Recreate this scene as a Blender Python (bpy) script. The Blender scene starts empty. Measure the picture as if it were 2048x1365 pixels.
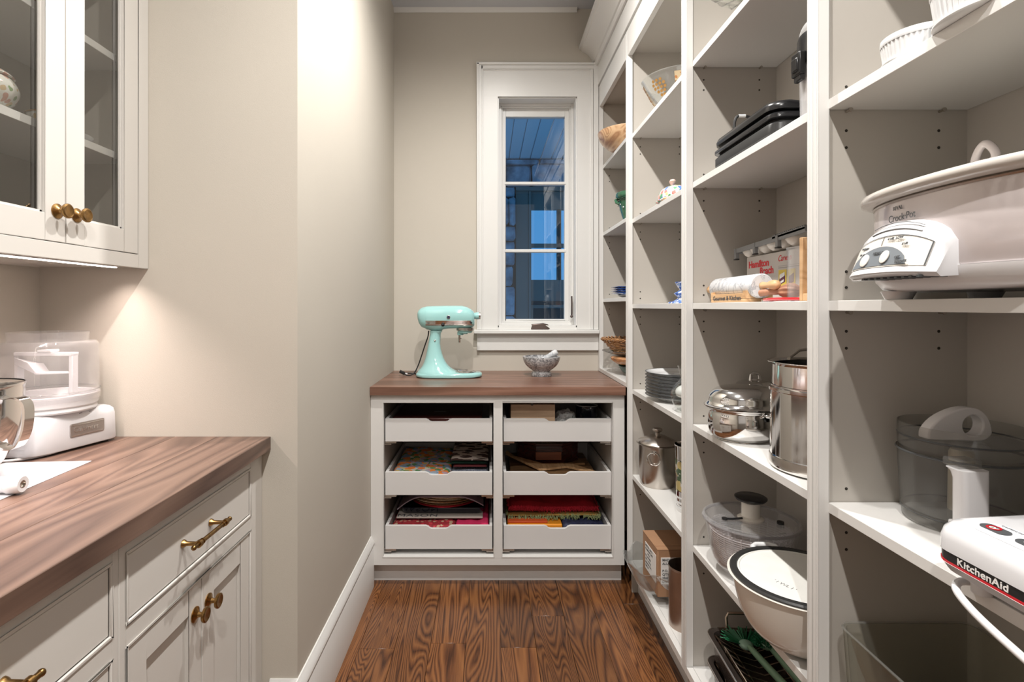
import bpy, bmesh, math, random
from mathutils import Vector, Matrix, noise
random.seed(7)
PI = math.pi
C = bpy.context.scene.collection
scn = bpy.context.scene

# ------------------------------------------------------------------ camera, world, lights, exposure
CAM_H = 1.279
cd = bpy.data.cameras.new('camera'); cam = bpy.data.objects.new('camera', cd); C.objects.link(cam)
cam.location = (0, 0, CAM_H); cam.rotation_euler = (PI/2, 0, 0)
cd.sensor_width = 36; cd.lens = 36*1064/2048
cd.shift_x = (1024-978)/2048; cd.shift_y = (613.5-682.5)/2048
cd.clip_start = .02
scn.camera = cam

w = bpy.data.worlds.new('World'); scn.world = w; w.use_nodes = True
w.node_tree.nodes['Background'].inputs[0].default_value = (.11, .40, .85, 1)
w.node_tree.nodes['Background'].inputs[1].default_value = .75

def lamp(name, kind, loc, rot, energy, col, **kw):
    l = bpy.data.lights.new(name, kind); l.energy = energy; l.color = col
    for k, v in kw.items(): setattr(l, k, v)
    o = bpy.data.objects.new(name, l); o.location = loc; o.rotation_euler = rot; C.objects.link(o); return o
for yy in (-.45, .65, 1.75):
    lamp('downlight', 'SPOT', (.05, yy, 2.96), (0, 0, 0), 105, (1, .965, .92), shadow_soft_size=.028, spot_size=math.radians(166), spot_blend=.85)
lamp('fill_light', 'AREA', (-.15, -1.45, 1.9), (math.radians(82), 0, 0), 2.2, (1, .95, .90), shape='RECTANGLE', size=1.6, size_y=1.7)  # added soft fill behind the camera for ambient light, no real fixture
lamp('undercabinet_light', 'AREA', (-1.010, .85, 1.3825), (0, 0, 0), 4.8, (1, .84, .78), shape='RECTANGLE', size=.006, size_y=1.2, spread=math.radians(118))
vs = scn.view_settings
vs.view_transform = 'Standard'; vs.look = 'None'; vs.exposure = 0.36; vs.gamma = 1; vs.use_curve_mapping = False

# ------------------------------------------------------------------ materials
def mk(name):
    m = bpy.data.materials.new(name); m.use_nodes = True
    nt = m.node_tree; return m, nt, nt.nodes['Principled BSDF']
def N(nt, t, **kw):
    n = nt.nodes.new(t)
    for k, v in kw.items():
        if k.startswith('i_'): n.inputs[int(k[2:])].default_value = v
        else: setattr(n, k, v)
    return n
def L(nt, a, ao, b, bi): nt.links.new(a.outputs[ao], b.inputs[bi])
def rgba(c): return (c[0], c[1], c[2], 1)
def mat(name, col, rough=.5, metal=0, spec=.5, bump=0, bscale=200, coat=0, var=0, vscale=4, aniso=0, emit=0, sss=0):
    m, nt, b = mk(name)
    b.inputs['Base Color'].default_value = rgba(col); b.inputs['Roughness'].default_value = rough
    b.inputs['Metallic'].default_value = metal; b.inputs['Specular IOR Level'].default_value = spec
    b.inputs['Coat Weight'].default_value = coat
    if emit: b.inputs['Emission Color'].default_value = rgba(col); b.inputs['Emission Strength'].default_value = emit
    tc = N(nt, 'ShaderNodeTexCoord')
    if var:
        n = N(nt, 'ShaderNodeTexNoise'); n.inputs['Scale'].default_value = vscale; n.inputs['Detail'].default_value = 3
        L(nt, tc, 'Object', n, 'Vector')
        r = N(nt, 'ShaderNodeValToRGB'); r.color_ramp.elements[0].position = .3; r.color_ramp.elements[1].position = .7
        r.color_ramp.elements[0].color = rgba([c*(1-var) for c in col]); r.color_ramp.elements[1].color = rgba([min(1, c*(1+var)) for c in col])
        L(nt, n, 'Fac', r, 'Fac'); L(nt, r, 'Color', b, 'Base Color')
    if bump:
        n = N(nt, 'ShaderNodeTexNoise'); n.inputs['Scale'].default_value = bscale
        L(nt, tc, 'Object', n, 'Vector')
        bp = N(nt, 'ShaderNodeBump'); bp.inputs['Strength'].default_value = bump; bp.inputs['Distance'].default_value = .002
        L(nt, n, 'Fac', bp, 'Height'); L(nt, bp, 'Normal', b, 'Normal')
    return m
def glass(name, tint=(1, 1, 1), rough=.02, mixin=.0, ior=1.45, glosscol=(1, 1, 1)):
    """thin clear wall: transparent body with fresnel reflection; mixin adds a little milky diffuse"""
    m, nt, b = mk(name); nt.nodes.remove(b)
    out = nt.nodes['Material Output']
    tr = N(nt, 'ShaderNodeBsdfTransparent'); tr.inputs[0].default_value = rgba(tint)
    gl = N(nt, 'ShaderNodeBsdfGlossy'); gl.inputs[0].default_value = rgba(glosscol); gl.inputs['Roughness'].default_value = rough
    lw = N(nt, 'ShaderNodeLayerWeight'); lw.inputs['Blend'].default_value = .5
    p5 = N(nt, 'ShaderNodeMath', operation='POWER'); p5.inputs[1].default_value = 3.4; L(nt, lw, 'Facing', p5, 0)
    mx0 = N(nt, 'ShaderNodeMath', operation='MULTIPLY_ADD'); mx0.inputs[1].default_value = .80; mx0.inputs[2].default_value = .04*(ior/1.45)**2
    L(nt, p5, 0, mx0, 0)
    mx = N(nt, 'ShaderNodeMixShader'); L(nt, mx0, 0, mx, 0); L(nt, tr, 0, mx, 1); L(nt, gl, 0, mx, 2)
    last = mx
    if mixin:
        df = N(nt, 'ShaderNodeBsdfDiffuse'); df.inputs[0].default_value = rgba([min(1, t) for t in glosscol])
        m2 = N(nt, 'ShaderNodeMixShader'); m2.inputs[0].default_value = mixin; L(nt, mx, 0, m2, 1); L(nt, df, 0, m2, 2); last = m2
    L(nt, last, 0, out, 'Surface'); return m
def ramp(nt, stops):
    r = N(nt, 'ShaderNodeValToRGB'); e = r.color_ramp.elements
    while len(e) < len(stops): e.new(.5)
    for k, (p, c) in enumerate(stops): e[k].position = p; e[k].color = rgba(c)
    return r
def wood(name, stops, axis='Y', rings=9, sx=6, sl=.7, rough=.4, fine=.35, hue=.25, bump=.1, coat=0, dist=.6):
    """grain as contour lines of a stretched noise field; every board gets its own offset and tone"""
    m, nt, b = mk(name)
    tc = N(nt, 'ShaderNodeTexCoord'); oi = N(nt, 'ShaderNodeObjectInfo')
    off = N(nt, 'ShaderNodeVectorMath', operation='SCALE'); off.inputs[0].default_value = (37, 91, 53); L(nt, oi, 'Random', off, 'Scale')
    add = N(nt, 'ShaderNodeVectorMath', operation='ADD'); L(nt, tc, 'Object', add, 0); L(nt, off, 0, add, 1)
    mp = N(nt, 'ShaderNodeMapping'); s = {'X': (sl, sx, sx), 'Y': (sx, sl, sx), 'Z': (sx, sx, sl)}[axis]; mp.inputs['Scale'].default_value = s
    L(nt, add, 0, mp, 'Vector')
    n1 = N(nt, 'ShaderNodeTexNoise'); n1.inputs['Scale'].default_value = 1; n1.inputs['Detail'].default_value = 1.5; n1.inputs['Distortion'].default_value = dist
    L(nt, mp, 0, n1, 'Vector')
    mu = N(nt, 'ShaderNodeMath', operation='MULTIPLY'); mu.inputs[1].default_value = rings*2; L(nt, n1, 'Fac', mu, 0)
    fr = N(nt, 'ShaderNodeMath', operation='PINGPONG'); fr.inputs[1].default_value = 1; L(nt, mu, 0, fr, 0)
    mp2 = N(nt, 'ShaderNodeMapping'); k = 9; mp2.inputs['Scale'].default_value = tuple(v*(k*4 if v == sx else k*1.0) for v in s); L(nt, add, 0, mp2, 'Vector')
    n2 = N(nt, 'ShaderNodeTexNoise'); n2.inputs['Scale'].default_value = 1; n2.inputs['Detail'].default_value = 3; L(nt, mp2, 0, n2, 'Vector')
    mixf = N(nt, 'ShaderNodeMix'); mixf.data_type = 'FLOAT'; mixf.inputs[0].default_value = fine
    L(nt, fr, 0, mixf, 2); L(nt, n2, 'Fac', mixf, 3)
    r = ramp(nt, stops); L(nt, mixf, 0, r, 'Fac')
    mr = N(nt, 'ShaderNodeMapRange'); mr.inputs[3].default_value = 1-hue; mr.inputs[4].default_value = 1+hue; L(nt, oi, 'Random', mr, 0)
    hs = N(nt, 'ShaderNodeHueSaturation'); L(nt, mr, 0, hs, 'Value'); L(nt, r, 'Color', hs, 'Color'); L(nt, hs, 0, b, 'Base Color')
    b.inputs['Roughness'].default_value = rough; b.inputs['Coat Weight'].default_value = coat; b.inputs['Coat Roughness'].default_value = .25
    bp = N(nt, 'ShaderNodeBump'); bp.inputs['Strength'].default_value = bump; bp.inputs['Distance'].default_value = .001
    L(nt, mixf, 0, bp, 'Height'); L(nt, bp, 0, b, 'Normal'); return m
def veined(name, base, vein, scale=14, rough=.25, width=.08, dark=None):
    m, nt, b = mk(name); tc = N(nt, 'ShaderNodeTexCoord')
    n = N(nt, 'ShaderNodeTexNoise'); n.inputs['Scale'].default_value = scale; n.inputs['Detail'].default_value = 7; n.inputs['Roughness'].default_value = .62; n.inputs['Distortion'].default_value = 1.2
    L(nt, tc, 'Object', n, 'Vector')
    d = dark or vein
    r = ramp(nt, [(.30, base), (.5-width, base), (.5, vein), (.5+width*.6, base), (.72, d)]); L(nt, n, 'Fac', r, 'Fac'); L(nt, r, 'Color', b, 'Base Color')
    b.inputs['Roughness'].default_value = rough; return m
def spots(name, base, cols, scale=60, thr=.35, rough=.85, stretch=(1, 1, 1)):
    """printed cloth or china: scattered motifs, each cell with one colour of the list"""
    m, nt, b = mk(name); tc = N(nt, 'ShaderNodeTexCoord'); mp = N(nt, 'ShaderNodeMapping'); mp.inputs['Scale'].default_value = stretch; L(nt, tc, 'Object', mp, 0)
    nz = N(nt, 'ShaderNodeTexNoise'); nz.inputs['Scale'].default_value = scale*.7; L(nt, mp, 0, nz, 'Vector')
    sc = N(nt, 'ShaderNodeVectorMath', operation='SCALE'); sc.inputs['Scale'].default_value = .9/scale; L(nt, nz, 'Color', sc, 0)
    ad = N(nt, 'ShaderNodeVectorMath', operation='ADD'); L(nt, mp, 0, ad, 0); L(nt, sc, 0, ad, 1)
    v = N(nt, 'ShaderNodeTexVoronoi'); v.inputs['Scale'].default_value = scale; L(nt, ad, 0, v, 'Vector')
    sp = N(nt, 'ShaderNodeSeparateColor'); L(nt, v, 'Color', sp, 0)
    st = [(k/len(cols), c) for k, c in enumerate(cols)]
    r = ramp(nt, st); r.color_ramp.interpolation = 'CONSTANT'; L(nt, sp, 0, r, 'Fac')
    lt = N(nt, 'ShaderNodeMath', operation='LESS_THAN'); lt.inputs[1].default_value = thr; L(nt, v, 'Distance', lt, 0)
    mx = N(nt, 'ShaderNodeMix'); mx.data_type = 'RGBA'; mx.inputs[6].default_value = rgba(base); L(nt, lt, 0, mx, 0); L(nt, r, 'Color', mx, 7)
    L(nt, mx, 2, b, 'Base Color'); b.inputs['Roughness'].default_value = rough; return m
def stripes(name, c1, c2, axis, freq, rough=.7, duty=.5):
    m, nt, b = mk(name); tc = N(nt, 'ShaderNodeTexCoord'); sp = N(nt, 'ShaderNodeSeparateXYZ'); L(nt, tc, 'Object', sp, 0)
    mu = N(nt, 'ShaderNodeMath', operation='MULTIPLY'); mu.inputs[1].default_value = freq; L(nt, sp, axis, mu, 0)
    fr = N(nt, 'ShaderNodeMath', operation='FRACT'); L(nt, mu, 0, fr, 0)
    lt = N(nt, 'ShaderNodeMath', operation='LESS_THAN'); lt.inputs[1].default_value = duty; L(nt, fr, 0, lt, 0)
    mx = N(nt, 'ShaderNodeMix'); mx.data_type = 'RGBA'; mx.inputs[6].default_value = rgba(c1); mx.inputs[7].default_value = rgba(c2); L(nt, lt, 0, mx, 0)
    L(nt, mx, 2, b, 'Base Color'); b.inputs['Roughness'].default_value = rough; return m

M = {}
M['wall'] = mat('wall_paint', (.55, .51, .445), .75, bump=.12, bscale=420, var=.012, vscale=2)
M['wall_dim'] = mat('near_wall_dark', (.16, .14, .12), .8)  # unseen wall behind the camera, darkened to cut bounce light into the shelves
M['ceil'] = mat('ceiling_paint', (.60, .62, .66), .8)
M['trim'] = mat('trim_paint', (.74, .735, .715), .35)
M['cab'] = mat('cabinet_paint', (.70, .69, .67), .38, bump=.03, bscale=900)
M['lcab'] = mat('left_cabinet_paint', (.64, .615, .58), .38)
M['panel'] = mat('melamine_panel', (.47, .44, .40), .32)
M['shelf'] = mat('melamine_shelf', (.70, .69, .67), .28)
M['tray'] = mat('tray_white', (.66, .65, .64), .35)
M['hole'] = mat('hole_dark', (.03, .025, .02), .8)
M['oak'] = wood('oak_floor', [(.0, (.018, .006, .002)), (.24, (.045, .015, .005)), (.37, (.105, .037, .012)), (.62, (.19, .074, .024)), (1, (.28, .12, .040))], 'Y', rings=32, sx=8.0, sl=.80, rough=.30, fine=.52, hue=.30, coat=.25, dist=.5)
M['walnut_y'] = wood('walnut_left', [(.0, (.055, .030, .022)), (.22, (.100, .057, .042)), (.55, (.160, .096, .070)), (1, (.23, .145, .108))], 'Y', rings=13, sx=5, sl=.65, rough=.38, fine=.38, hue=.09, bump=.05, coat=.1, dist=.35)
M['walnut_x'] = wood('walnut_back', [(.0, (.085, .038, .026)), (.35, (.15, .075, .050)), (.7, (.235, .125, .088)), (1, (.33, .18, .13))], 'X', rings=4, sx=9, sl=.9, rough=.36, fine=.55, hue=.22, bump=.05, coat=.15)
M['pine'] = wood('light_wood', [(0, (.42, .24, .11)), (.5, (.60, .37, .19)), (1, (.72, .48, .27))], 'Y', rings=4, sx=25, sl=2, rough=.45, hue=.08)
M['kraftwood'] = wood('box_wood', [(0, (.38, .25, .16)), (.5, (.47, .32, .21)), (1, (.54, .38, .26))], 'X', rings=3, sx=15, sl=1.5, rough=.5, hue=.05)
M['bowlwood'] = wood('turned_wood', [(0, (.19, .075, .035)), (.18, (.44, .23, .12)), (.5, (.64, .40, .22)), (1, (.74, .52, .32))], 'Y', rings=5, sx=12, sl=3, rough=.3, hue=.0, coat=.3, dist=1.5)
M['rosewood'] = wood('mahogany', [(0, (.025, .006, .005)), (1, (.085, .018, .014))], 'X', rings=4, sx=20, sl=2, rough=.22, hue=.05, coat=.4)
M['redwood'] = wood('reddish_wood', [(0, (.20, .06, .03)), (1, (.34, .12, .06))], 'X', rings=4, sx=20, sl=2, rough=.35, hue=.05)
M['board'] = wood('olive_board', [(0, (.06, .03, .015)), (.4, (.20, .11, .05)), (1, (.32, .19, .09))], 'X', rings=5, sx=10, sl=3, rough=.5, hue=.05, dist=2)
M['brass'] = mat('aged_brass', (.33, .195, .075), .3, metal=1, var=.3, vscale=90)
M['steel'] = mat('polished_steel', (.72, .71, .70), .09, metal=1)
M['brushed'] = mat('brushed_steel', (.55, .51, .47), .27, metal=1)
M['darksteel'] = mat('dark_brushed_steel', (.44, .36, .31), .33, metal=1, var=.15, vscale=8)
M['bronze'] = mat('window_bronze', (.115, .085, .075), .35, metal=.7)
M['mint'] = mat('mint_enamel', (.36, .66, .65), .12, coat=.6)
M['white'] = mat('white_plastic', (.70, .69, .70), .22)
M['whitegl'] = mat('white_gloss', (.68, .68, .70), .10, coat=.4)
M['porcelain'] = mat('white_porcelain', (.72, .73, .74), .09, coat=.5)
M['cream'] = mat('cream_enamel', (.74, .70, .64), .18, coat=.4)
M['creamin'] = mat('cream_lid', (.74, .735, .70), .3, var=.03, vscale=30)
M['black'] = mat('black_plastic', (.012, .012, .013), .25)
M['blackm'] = mat('black_matt', (.018, .018, .018), .45, bump=.1)
M['rubber'] = mat('black_rubber', (.015, .014, .014), .6)
M['grey'] = mat('grey_plastic', (.22, .225, .23), .4)
M['dgrey'] = mat('dark_grey_print', (.07, .075, .08), .4)
M['red'] = mat('red_plastic', (.55, .01, .02), .15, coat=.5)
M['redprint'] = mat('red_print', (.62, .02, .03), .5)
M['marble'] = veined('white_marble', (.72, .73, .75), (.40, .42, .46), 11, .18, .035, (.60, .62, .66))
M['gmarble'] = veined('grey_marble', (.56, .56, .57), (.12, .12, .13), 30, .2, .08, (.34, .33, .34))
M['clear'] = glass('clear_glass', (.97, .98, .97))
M['pane'] = glass('window_glass', (.93, .95, .96), rough=.0)
M['cabglass'] = glass('cabinet_glass', (.86, .86, .85), rough=.0)
M['acrylic'] = glass('acrylic', (.955, .95, .955), mixin=.05)
M['smoke'] = glass('smoky_plastic', (.93, .925, .915), mixin=.09, glosscol=(.52, .52, .51))
M['smoke2'] = glass('smoky_bin', (.87, .86, .82), mixin=.07, glosscol=(.50, .50, .45))
M['frost'] = glass('frosted_plastic', (.92, .91, .91), mixin=.22, rough=.2)
M['bag'] = glass('plastic_bag', (.80, .80, .80), mixin=.35, rough=.15)
M['dglass'] = glass('green_glass', (.10, .20, .15), mixin=.1, glosscol=(.5, .6, .55))
M['wicker'] = mat('wicker', (.34, .17, .07), .45, var=.45, vscale=90)
M['wickerl'] = mat('wicker_light', (.66, .50, .34), .6, var=.2, vscale=120)
M['crust'] = mat('tan_ceramic', (.60, .31, .15), .3, var=.35, vscale=40, coat=.3)
M['greenc'] = mat('green_ceramic', (.035, .12, .065), .15, coat=.5, var=.3, vscale=30)
M['delft'] = spots('blue_white_china', (.78, .79, .82), [(.05, .12, .40), (.10, .22, .55), (.3, .42, .7)], 90, .62, .12)
M['blueg'] = mat('cobalt_glaze', (.02, .07, .30), .12, coat=.5)
M['chintz'] = spots('floral_china', (.82, .82, .80), [(.80, .25, .22), (.10, .38, .18), (.75, .40, .42), (.12, .25, .55), (.15, .42, .2), (.85, .55, .3)], 55, .55, .12)
M['floral'] = spots('floral_cloth', (.60, .58, .48), [(.75, .20, .04), (.22, .33, .48), (.80, .24, .05), (.10, .26, .10), (.62, .45, .15), (.35, .42, .50), (.5, .35, .40)], 42, .78)
M['towel'] = spots('printed_towel', (.55, .47, .41), [(.06, .03, .025), (.09, .04, .03)], 24, .48, .9, (.6, 1.6, 1))
M['speck'] = spots('speckled_blue', (.09, .11, .17), [(.4, .42, .48), (.3, .33, .40)], 260, .55, .9)
M['dgreen'] = mat('dark_green_cloth', (.012, .055, .035), .9)
M['dred'] = mat('dark_red_cloth', (.10, .012, .015), .9)
M['redc'] = mat('red_cloth', (.42, .008, .022), .85, var=.2, vscale=30, bump=.4, bscale=500)
M['greenf'] = mat('green_fringe', (.26, .30, .14), .9, var=.3, vscale=200)
M['orange'] = mat('orange_packet', (.72, .27, .02), .4)
M['orangered'] = mat('orange_red_card', (.60, .09, .02), .5)
M['navy'] = mat('navy_cloth', (.018, .022, .06), .7, var=.5, vscale=60)
M['pink'] = mat('magenta_cloth', (.56, .02, .10), .8, bump=.3, bscale=400)
M['lilac'] = stripes('lilac_woven', (.42, .36, .42), (.05, .04, .06), 1, 130)
M['lacquer'] = mat('black_lacquer', (.006, .006, .014), .12, coat=.5)
M['magazine'] = mat('magazine_cover', (.50, .46, .41), .4)
M['kraft'] = mat('cardboard', (.36, .20, .11), .7, var=.06, vscale=20)
M['paper'] = mat('white_label', (.80, .78, .76), .6)
M['sheet'] = mat('white_paper', (.68, .67, .70), .8, bump=.15, bscale=120)
M['lilacm'] = mat('pot_shell', (.66, .60, .60), .16, coat=.5)
M['potrim'] = mat('stoneware_rim', (.56, .52, .48), .10, coat=.6)
M['cardgrey'] = mat('box_card', (.52, .48, .45), .5)
M['yellow'] = mat('yellow_print', (.70, .52, .08), .5)
M['sage'] = mat('sage_handle', (.20, .34, .22), .35)
M['bristle'] = mat('green_bristle', (.01, .15, .06), .5)
M['pan'] = mat('roasting_pan', (.17, .14, .125), .22, metal=.85, var=.3, vscale=12)
M['wire'] = mat('chrome_wire', (.60, .50, .42), .18, metal=1)
M['gold'] = mat('gold_print', (.34, .18, .05), .35)
M['terracotta'] = mat('brown_reamer', (.36, .17, .10), .5, var=.2, vscale=60)
M['stripesteel'] = spots('printed_tin', (.50, .47, .44), [(.10, .05, .03), (.45, .36, .15), (.06, .10, .05)], 45, .7, .2)
M['led'] = mat('led_strip', (1, .90, .84), .5, emit=6)
M['stone'] = mat('porch_stone', (.34, .36, .40), .9, var=.45, vscale=9, bump=.9, bscale=30)
M['porchceil'] = mat('porch_boards', (.80, .82, .84), .6)
M['pavers'] = mat('porch_pavers', (.60, .60, .58), .9, var=.2)
M['porchframe'] = mat('porch_frame', (.20, .19, .16), .6)
M['porchdark'] = mat('porch_dark', (.07, .055, .045), .6)
M['plate'] = mat('badge_silver', (.42, .38, .36), .3, metal=.8)
M['grid'] = M['porcelain']

# ------------------------------------------------------------------ mesh helpers
class MB:
    def __init__(s, mtx=None): s.v = []; s.f = []; s.m = mtx or Matrix.Identity(4)
    def add(s, vs, fs):
        b = len(s.v); s.v += [tuple(s.m @ Vector(p)) for p in vs]; s.f += [tuple(b+i for i in f) for f in fs]; return s
    def box(s, x0, x1, y0, y1, z0, z1):
        vs = [(x, y, z) for z in (z0, z1) for y in (y0, y1) for x in (x0, x1)]
        return s.add(vs, [(0, 2, 3, 1), (4, 5, 7, 6), (0, 1, 5, 4), (2, 6, 7, 3), (0, 4, 6, 2), (1, 3, 7, 5)])
    def loops(s, rings, cap0=True, cap1=True, closed=False):
        n = len(rings[0]); vs = [p for r in rings for p in r]; fs = []
        R = len(rings)
        for k in range(R if closed else R-1):
            a = k*n; b = ((k+1) % R)*n
            for i in range(n): j = (i+1) % n; fs.append((a+i, a+j, b+j, b+i))
        if not closed:
            if cap0: fs.append(tuple(reversed(range(n))))
            if cap1: fs.append(tuple(range((R-1)*n, R*n)))
        return s.add(vs, fs)
    def lathe(s, prof, c=(0, 0, 0), seg=40, sx=1, sy=1, cap0=True, cap1=True, ax='Z', flute=0, nfl=0):
        rings = []
        for r, z in prof:
            ring = []
            for k in range(seg):
                a = 2*PI*k/seg; rr = r*(1+flute*math.cos(nfl*a)) if flute else r
                x, y = rr*math.cos(a)*sx, rr*math.sin(a)*sy
                p = (x, y, z) if ax == 'Z' else ((z, x, y) if ax == 'X' else (y, z, x))
                ring.append((c[0]+p[0], c[1]+p[1], c[2]+p[2]))
            rings.append(ring)
        return s.loops(rings, cap0, cap1)
    def tube(s, pts, r, seg=8, closed=False):
        pts = [Vector(p) for p in pts]; n = len(pts); rings = []; up = None
        for k, p in enumerate(pts):
            if closed: t = (pts[(k+1) % n]-pts[k-1])
            else: t = pts[min(k+1, n-1)]-pts[max(k-1, 0)]
            t.normalize()
            if up is None:
                up = Vector((0, 0, 1)) if abs(t.z) < .9 else Vector((1, 0, 0))
            a = t.cross(up); 
            if a.length < 1e-4: a = t.cross(Vector((0, 1, 0)))
            a.normalize(); b = a.cross(t); up = b
            rr = r[k] if isinstance(r, (list, tuple)) else r
            rings.append([tuple(p+rr*(math.cos(2*PI*i/seg)*a+math.sin(2*PI*i/seg)*b)) for i in range(seg)])
        return s.loops(rings, True, True, closed)
    def prism(s, poly, z0, z1):
        n = len(poly); vs = [(x, y, z0) for x, y in poly]+[(x, y, z1) for x, y in poly]
        return s.add(vs, [tuple(reversed(range(n))), tuple(range(n, 2*n))]+[(i, (i+1) % n, n+(i+1) % n, n+i) for i in range(n)])
    def sweep(s, prof, axis, a0, a1):
        """profile of 2-D points extruded along an axis: axis Y -> (x,z) profile; X -> (y,z); """
        def P(u, v, a): return (u, a, v) if axis == 'Y' else ((a, u, v) if axis == 'X' else (u, v, a))
        n = len(prof); vs = [P(u, v, a0) for u, v in prof]+[P(u, v, a1) for u, v in prof]
        return s.add(vs, [tuple(range(n)), tuple(reversed(range(n, 2*n)))]+[(i, n+i, n+(i+1) % n, (i+1) % n) for i in range(n)])
    def sphere(s, c, r, seg=20, rings=12, sc=(1, 1, 1)):
        pr = [(math.sin(PI*k/rings)*r+1e-5, -math.cos(PI*k/rings)*r) for k in range(rings+1)]
        rr = [[(c[0]+q*math.cos(2*PI*i/seg)*sc[0], c[1]+q*math.sin(2*PI*i/seg)*sc[1], c[2]+z*sc[2]) for i in range(seg)] for q, z in pr]
        return s.loops(rr)
    def build(s, name, mt, parent=None, smooth=False, bevel=0, world=False, seg=2, kind=None, label=None, sharp=38):
        me = bpy.data.meshes.new(name); off = Vector((0, 0, 0))
        if parent is not None and world:
            p = parent
            while p is not None: off += p.location; p = p.parent
        me.from_pydata([tuple(Vector(v)-off) for v in s.v], [], s.f)
        bm = bmesh.new(); bm.from_mesh(me); bmesh.ops.remove_doubles(bm, verts=bm.verts, dist=1e-6); bmesh.ops.recalc_face_normals(bm, faces=bm.faces); bm.to_mesh(me); bm.free()
        me.materials.append(mt if not isinstance(mt, str) else M[mt])
        if smooth:
            me.shade_smooth(); me.set_sharp_from_angle(angle=math.radians(sharp))
        o = bpy.data.objects.new(name, me); C.objects.link(o)
        if parent is not None: o.parent = parent
        if bevel:
            b = o.modifiers.new('bevel', 'BEVEL'); b.width = bevel; b.segments = seg; b.limit_method = 'ANGLE'; b.angle_limit = math.radians(35)
            if not smooth: 
                me.shade_smooth(); b.harden_normals = False
                me.set_sharp_from_angle(angle=math.radians(50))
        if kind: o['kind'] = kind
        if label: o['label'] = label
        return o
def tag(o, label, cat, group=None):
    o['label'] = label; o['category'] = cat
    if group: o['group'] = group
    return o
def thing(name, label, cat, loc=(0, 0, 0), rz=0, group=None):
    o = bpy.data.objects.new(name, None); C.objects.link(o); o.location = loc; o.rotation_euler = (0, 0, rz); o.empty_display_size = .05
    return tag(o, label, cat, group)
def struct(o): o['kind'] = 'structure'; return o
def copy_tree(o, parent=None):
    c = o.copy(); C.objects.link(c); c.parent = parent
    for ch in list(o.children): copy_tree(ch, c)
    return c
def text(name, body, size, mt, parent, loc, rot, ext=.0002, align='LEFT', sx=1, shear=0, world=True, bold=0, sp=1):
    cu = bpy.data.curves.new(name, 'FONT'); cu.body = body; cu.size = size; cu.extrude = ext; cu.align_x = align; cu.shear = shear; cu.offset = bold; cu.space_character = sp
    cu.materials.append(M[mt]); o = bpy.data.objects.new(name, cu); C.objects.link(o)
    off = Vector((0, 0, 0))
    if parent is not None:
        o.parent = parent
        if world: off = parent.location if parent.parent is None else parent.location+parent.parent.location
    me = bpy.data.meshes.new_from_object(o)          # letters as a plain mesh
    par = o.parent; bpy.data.objects.remove(o); o = bpy.data.objects.new(name, me); C.objects.link(o); o.parent = par
    if not me.materials: me.materials.append(M[mt])
    o.location = Vector(loc)-off; o.rotation_euler = rot; o.scale = (sx, 1, 1); return o
def arcpts(cx, cy, r, a0, a1, n): return [(cx+r*math.cos(a0+(a1-a0)*k/n), cy+r*math.sin(a0+(a1-a0)*k/n)) for k in range(n+1)]
def rrect(x0, x1, y0, y1, r, n=5):
    return arcpts(x1-r, y0+r, r, -PI/2, 0, n)+arcpts(x1-r, y1-r, r, 0, PI/2, n)+arcpts(x0+r, y1-r, r, PI/2, PI, n)+arcpts(x0+r, y0+r, r, PI, 1.5*PI, n)
def shell(prof, t):
    """closed wall profile of a vessel from its outer profile"""
    inner = [(max(r-t, .0005), max(z, prof[0][1]+t)) for r, z in reversed(prof)]
    return prof+inner
FX = (PI/2, 0, -PI/2)      # lettering that faces -X (reads along -Y)
FY = (PI/2, 0, 0)          # lettering that faces -Y

# ================================================================== SETTING
CEIL = 2.975; YB = 3.03; XL = -.541; YL = 1.503; XA = -1.268; XR = .93; YN = -1.7
# floor: single oak planks
fl = MB().box(XA-.1, XR+.1, YN-.1, YB+.1, -.06, -.012).build('floor', M['porchdark']); struct(fl)
PW = .1327; x = -.221-PW*9
random.seed(11)
while x < XR:
    y = YN-random.random()*.6
    x0, x1 = max(x, XA), min(x+PW, XR)
    if x1-x0 > .01:
        while y < YB:
            ln = random.uniform(.45, 1.25); y1 = min(y+ln, YB); ya = max(y, YN)
            if y1-ya > .02:
                cx, cy = (x0+x1)/2, (ya+y1)/2; hx, hy = (x1-x0)/2-.0005, (y1-ya)/2-.0005
                dz = random.uniform(0, .0004)
                p = MB().box(-hx, hx, -hy, hy, -.011, -dz).build('plank', M['oak'], fl, bevel=.0008, seg=1); p.location = (cx, cy, 0)
            y = y1+1e-6
    x += PW
def wallbox(name, a, m='wall'): return struct(MB().box(*a).build(name, M[m]))
# back wall pieces round the window opening
WX0, WX1, WZ0, WZ1 = .045, .505, 1.160, 2.475
bw = MB().box(XL-.1, WX0, YB, YB+.16, 0, CEIL).box(WX1, XR+.1, YB, YB+.16, 0, CEIL).box(WX0, WX1, YB, YB+.16, 0, WZ0).box(WX0, WX1, YB, YB+.16, WZ1, CEIL)
struct(bw.build('wall_back', M['wall']))
wallbox('wall_left', (XL-.12, XL, YL+.001, YB+.001, 0, CEIL))
wallbox('wall_alcove_end', (XA-.1, XL-.0005, YL, YL+.12, 0, CEIL))
wallbox('wall_alcove_left', (XA-.1, XA, YN, YL, 0, CEIL))
wallbox('wall_right', (XR, XR+.1, YN, YB, 0, CEIL))
wallbox('wall_near', (XA-.1, XR+.1, YN-.1, YN, 0, CEIL), 'wall_dim')
wallbox('ceiling', (XA-.1, XR+.1, YN-.1, YB+.16, CEIL, CEIL+.05), 'ceil')
struct(MB().sweep([(YB, CEIL-.022), (YB-.006, CEIL-.022), (YB-.012, CEIL-.01), (YB-.02, CEIL-.0005), (YB, CEIL-.0005)], 'X', XL, .50).build('trim_1', M['trim']))
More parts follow.
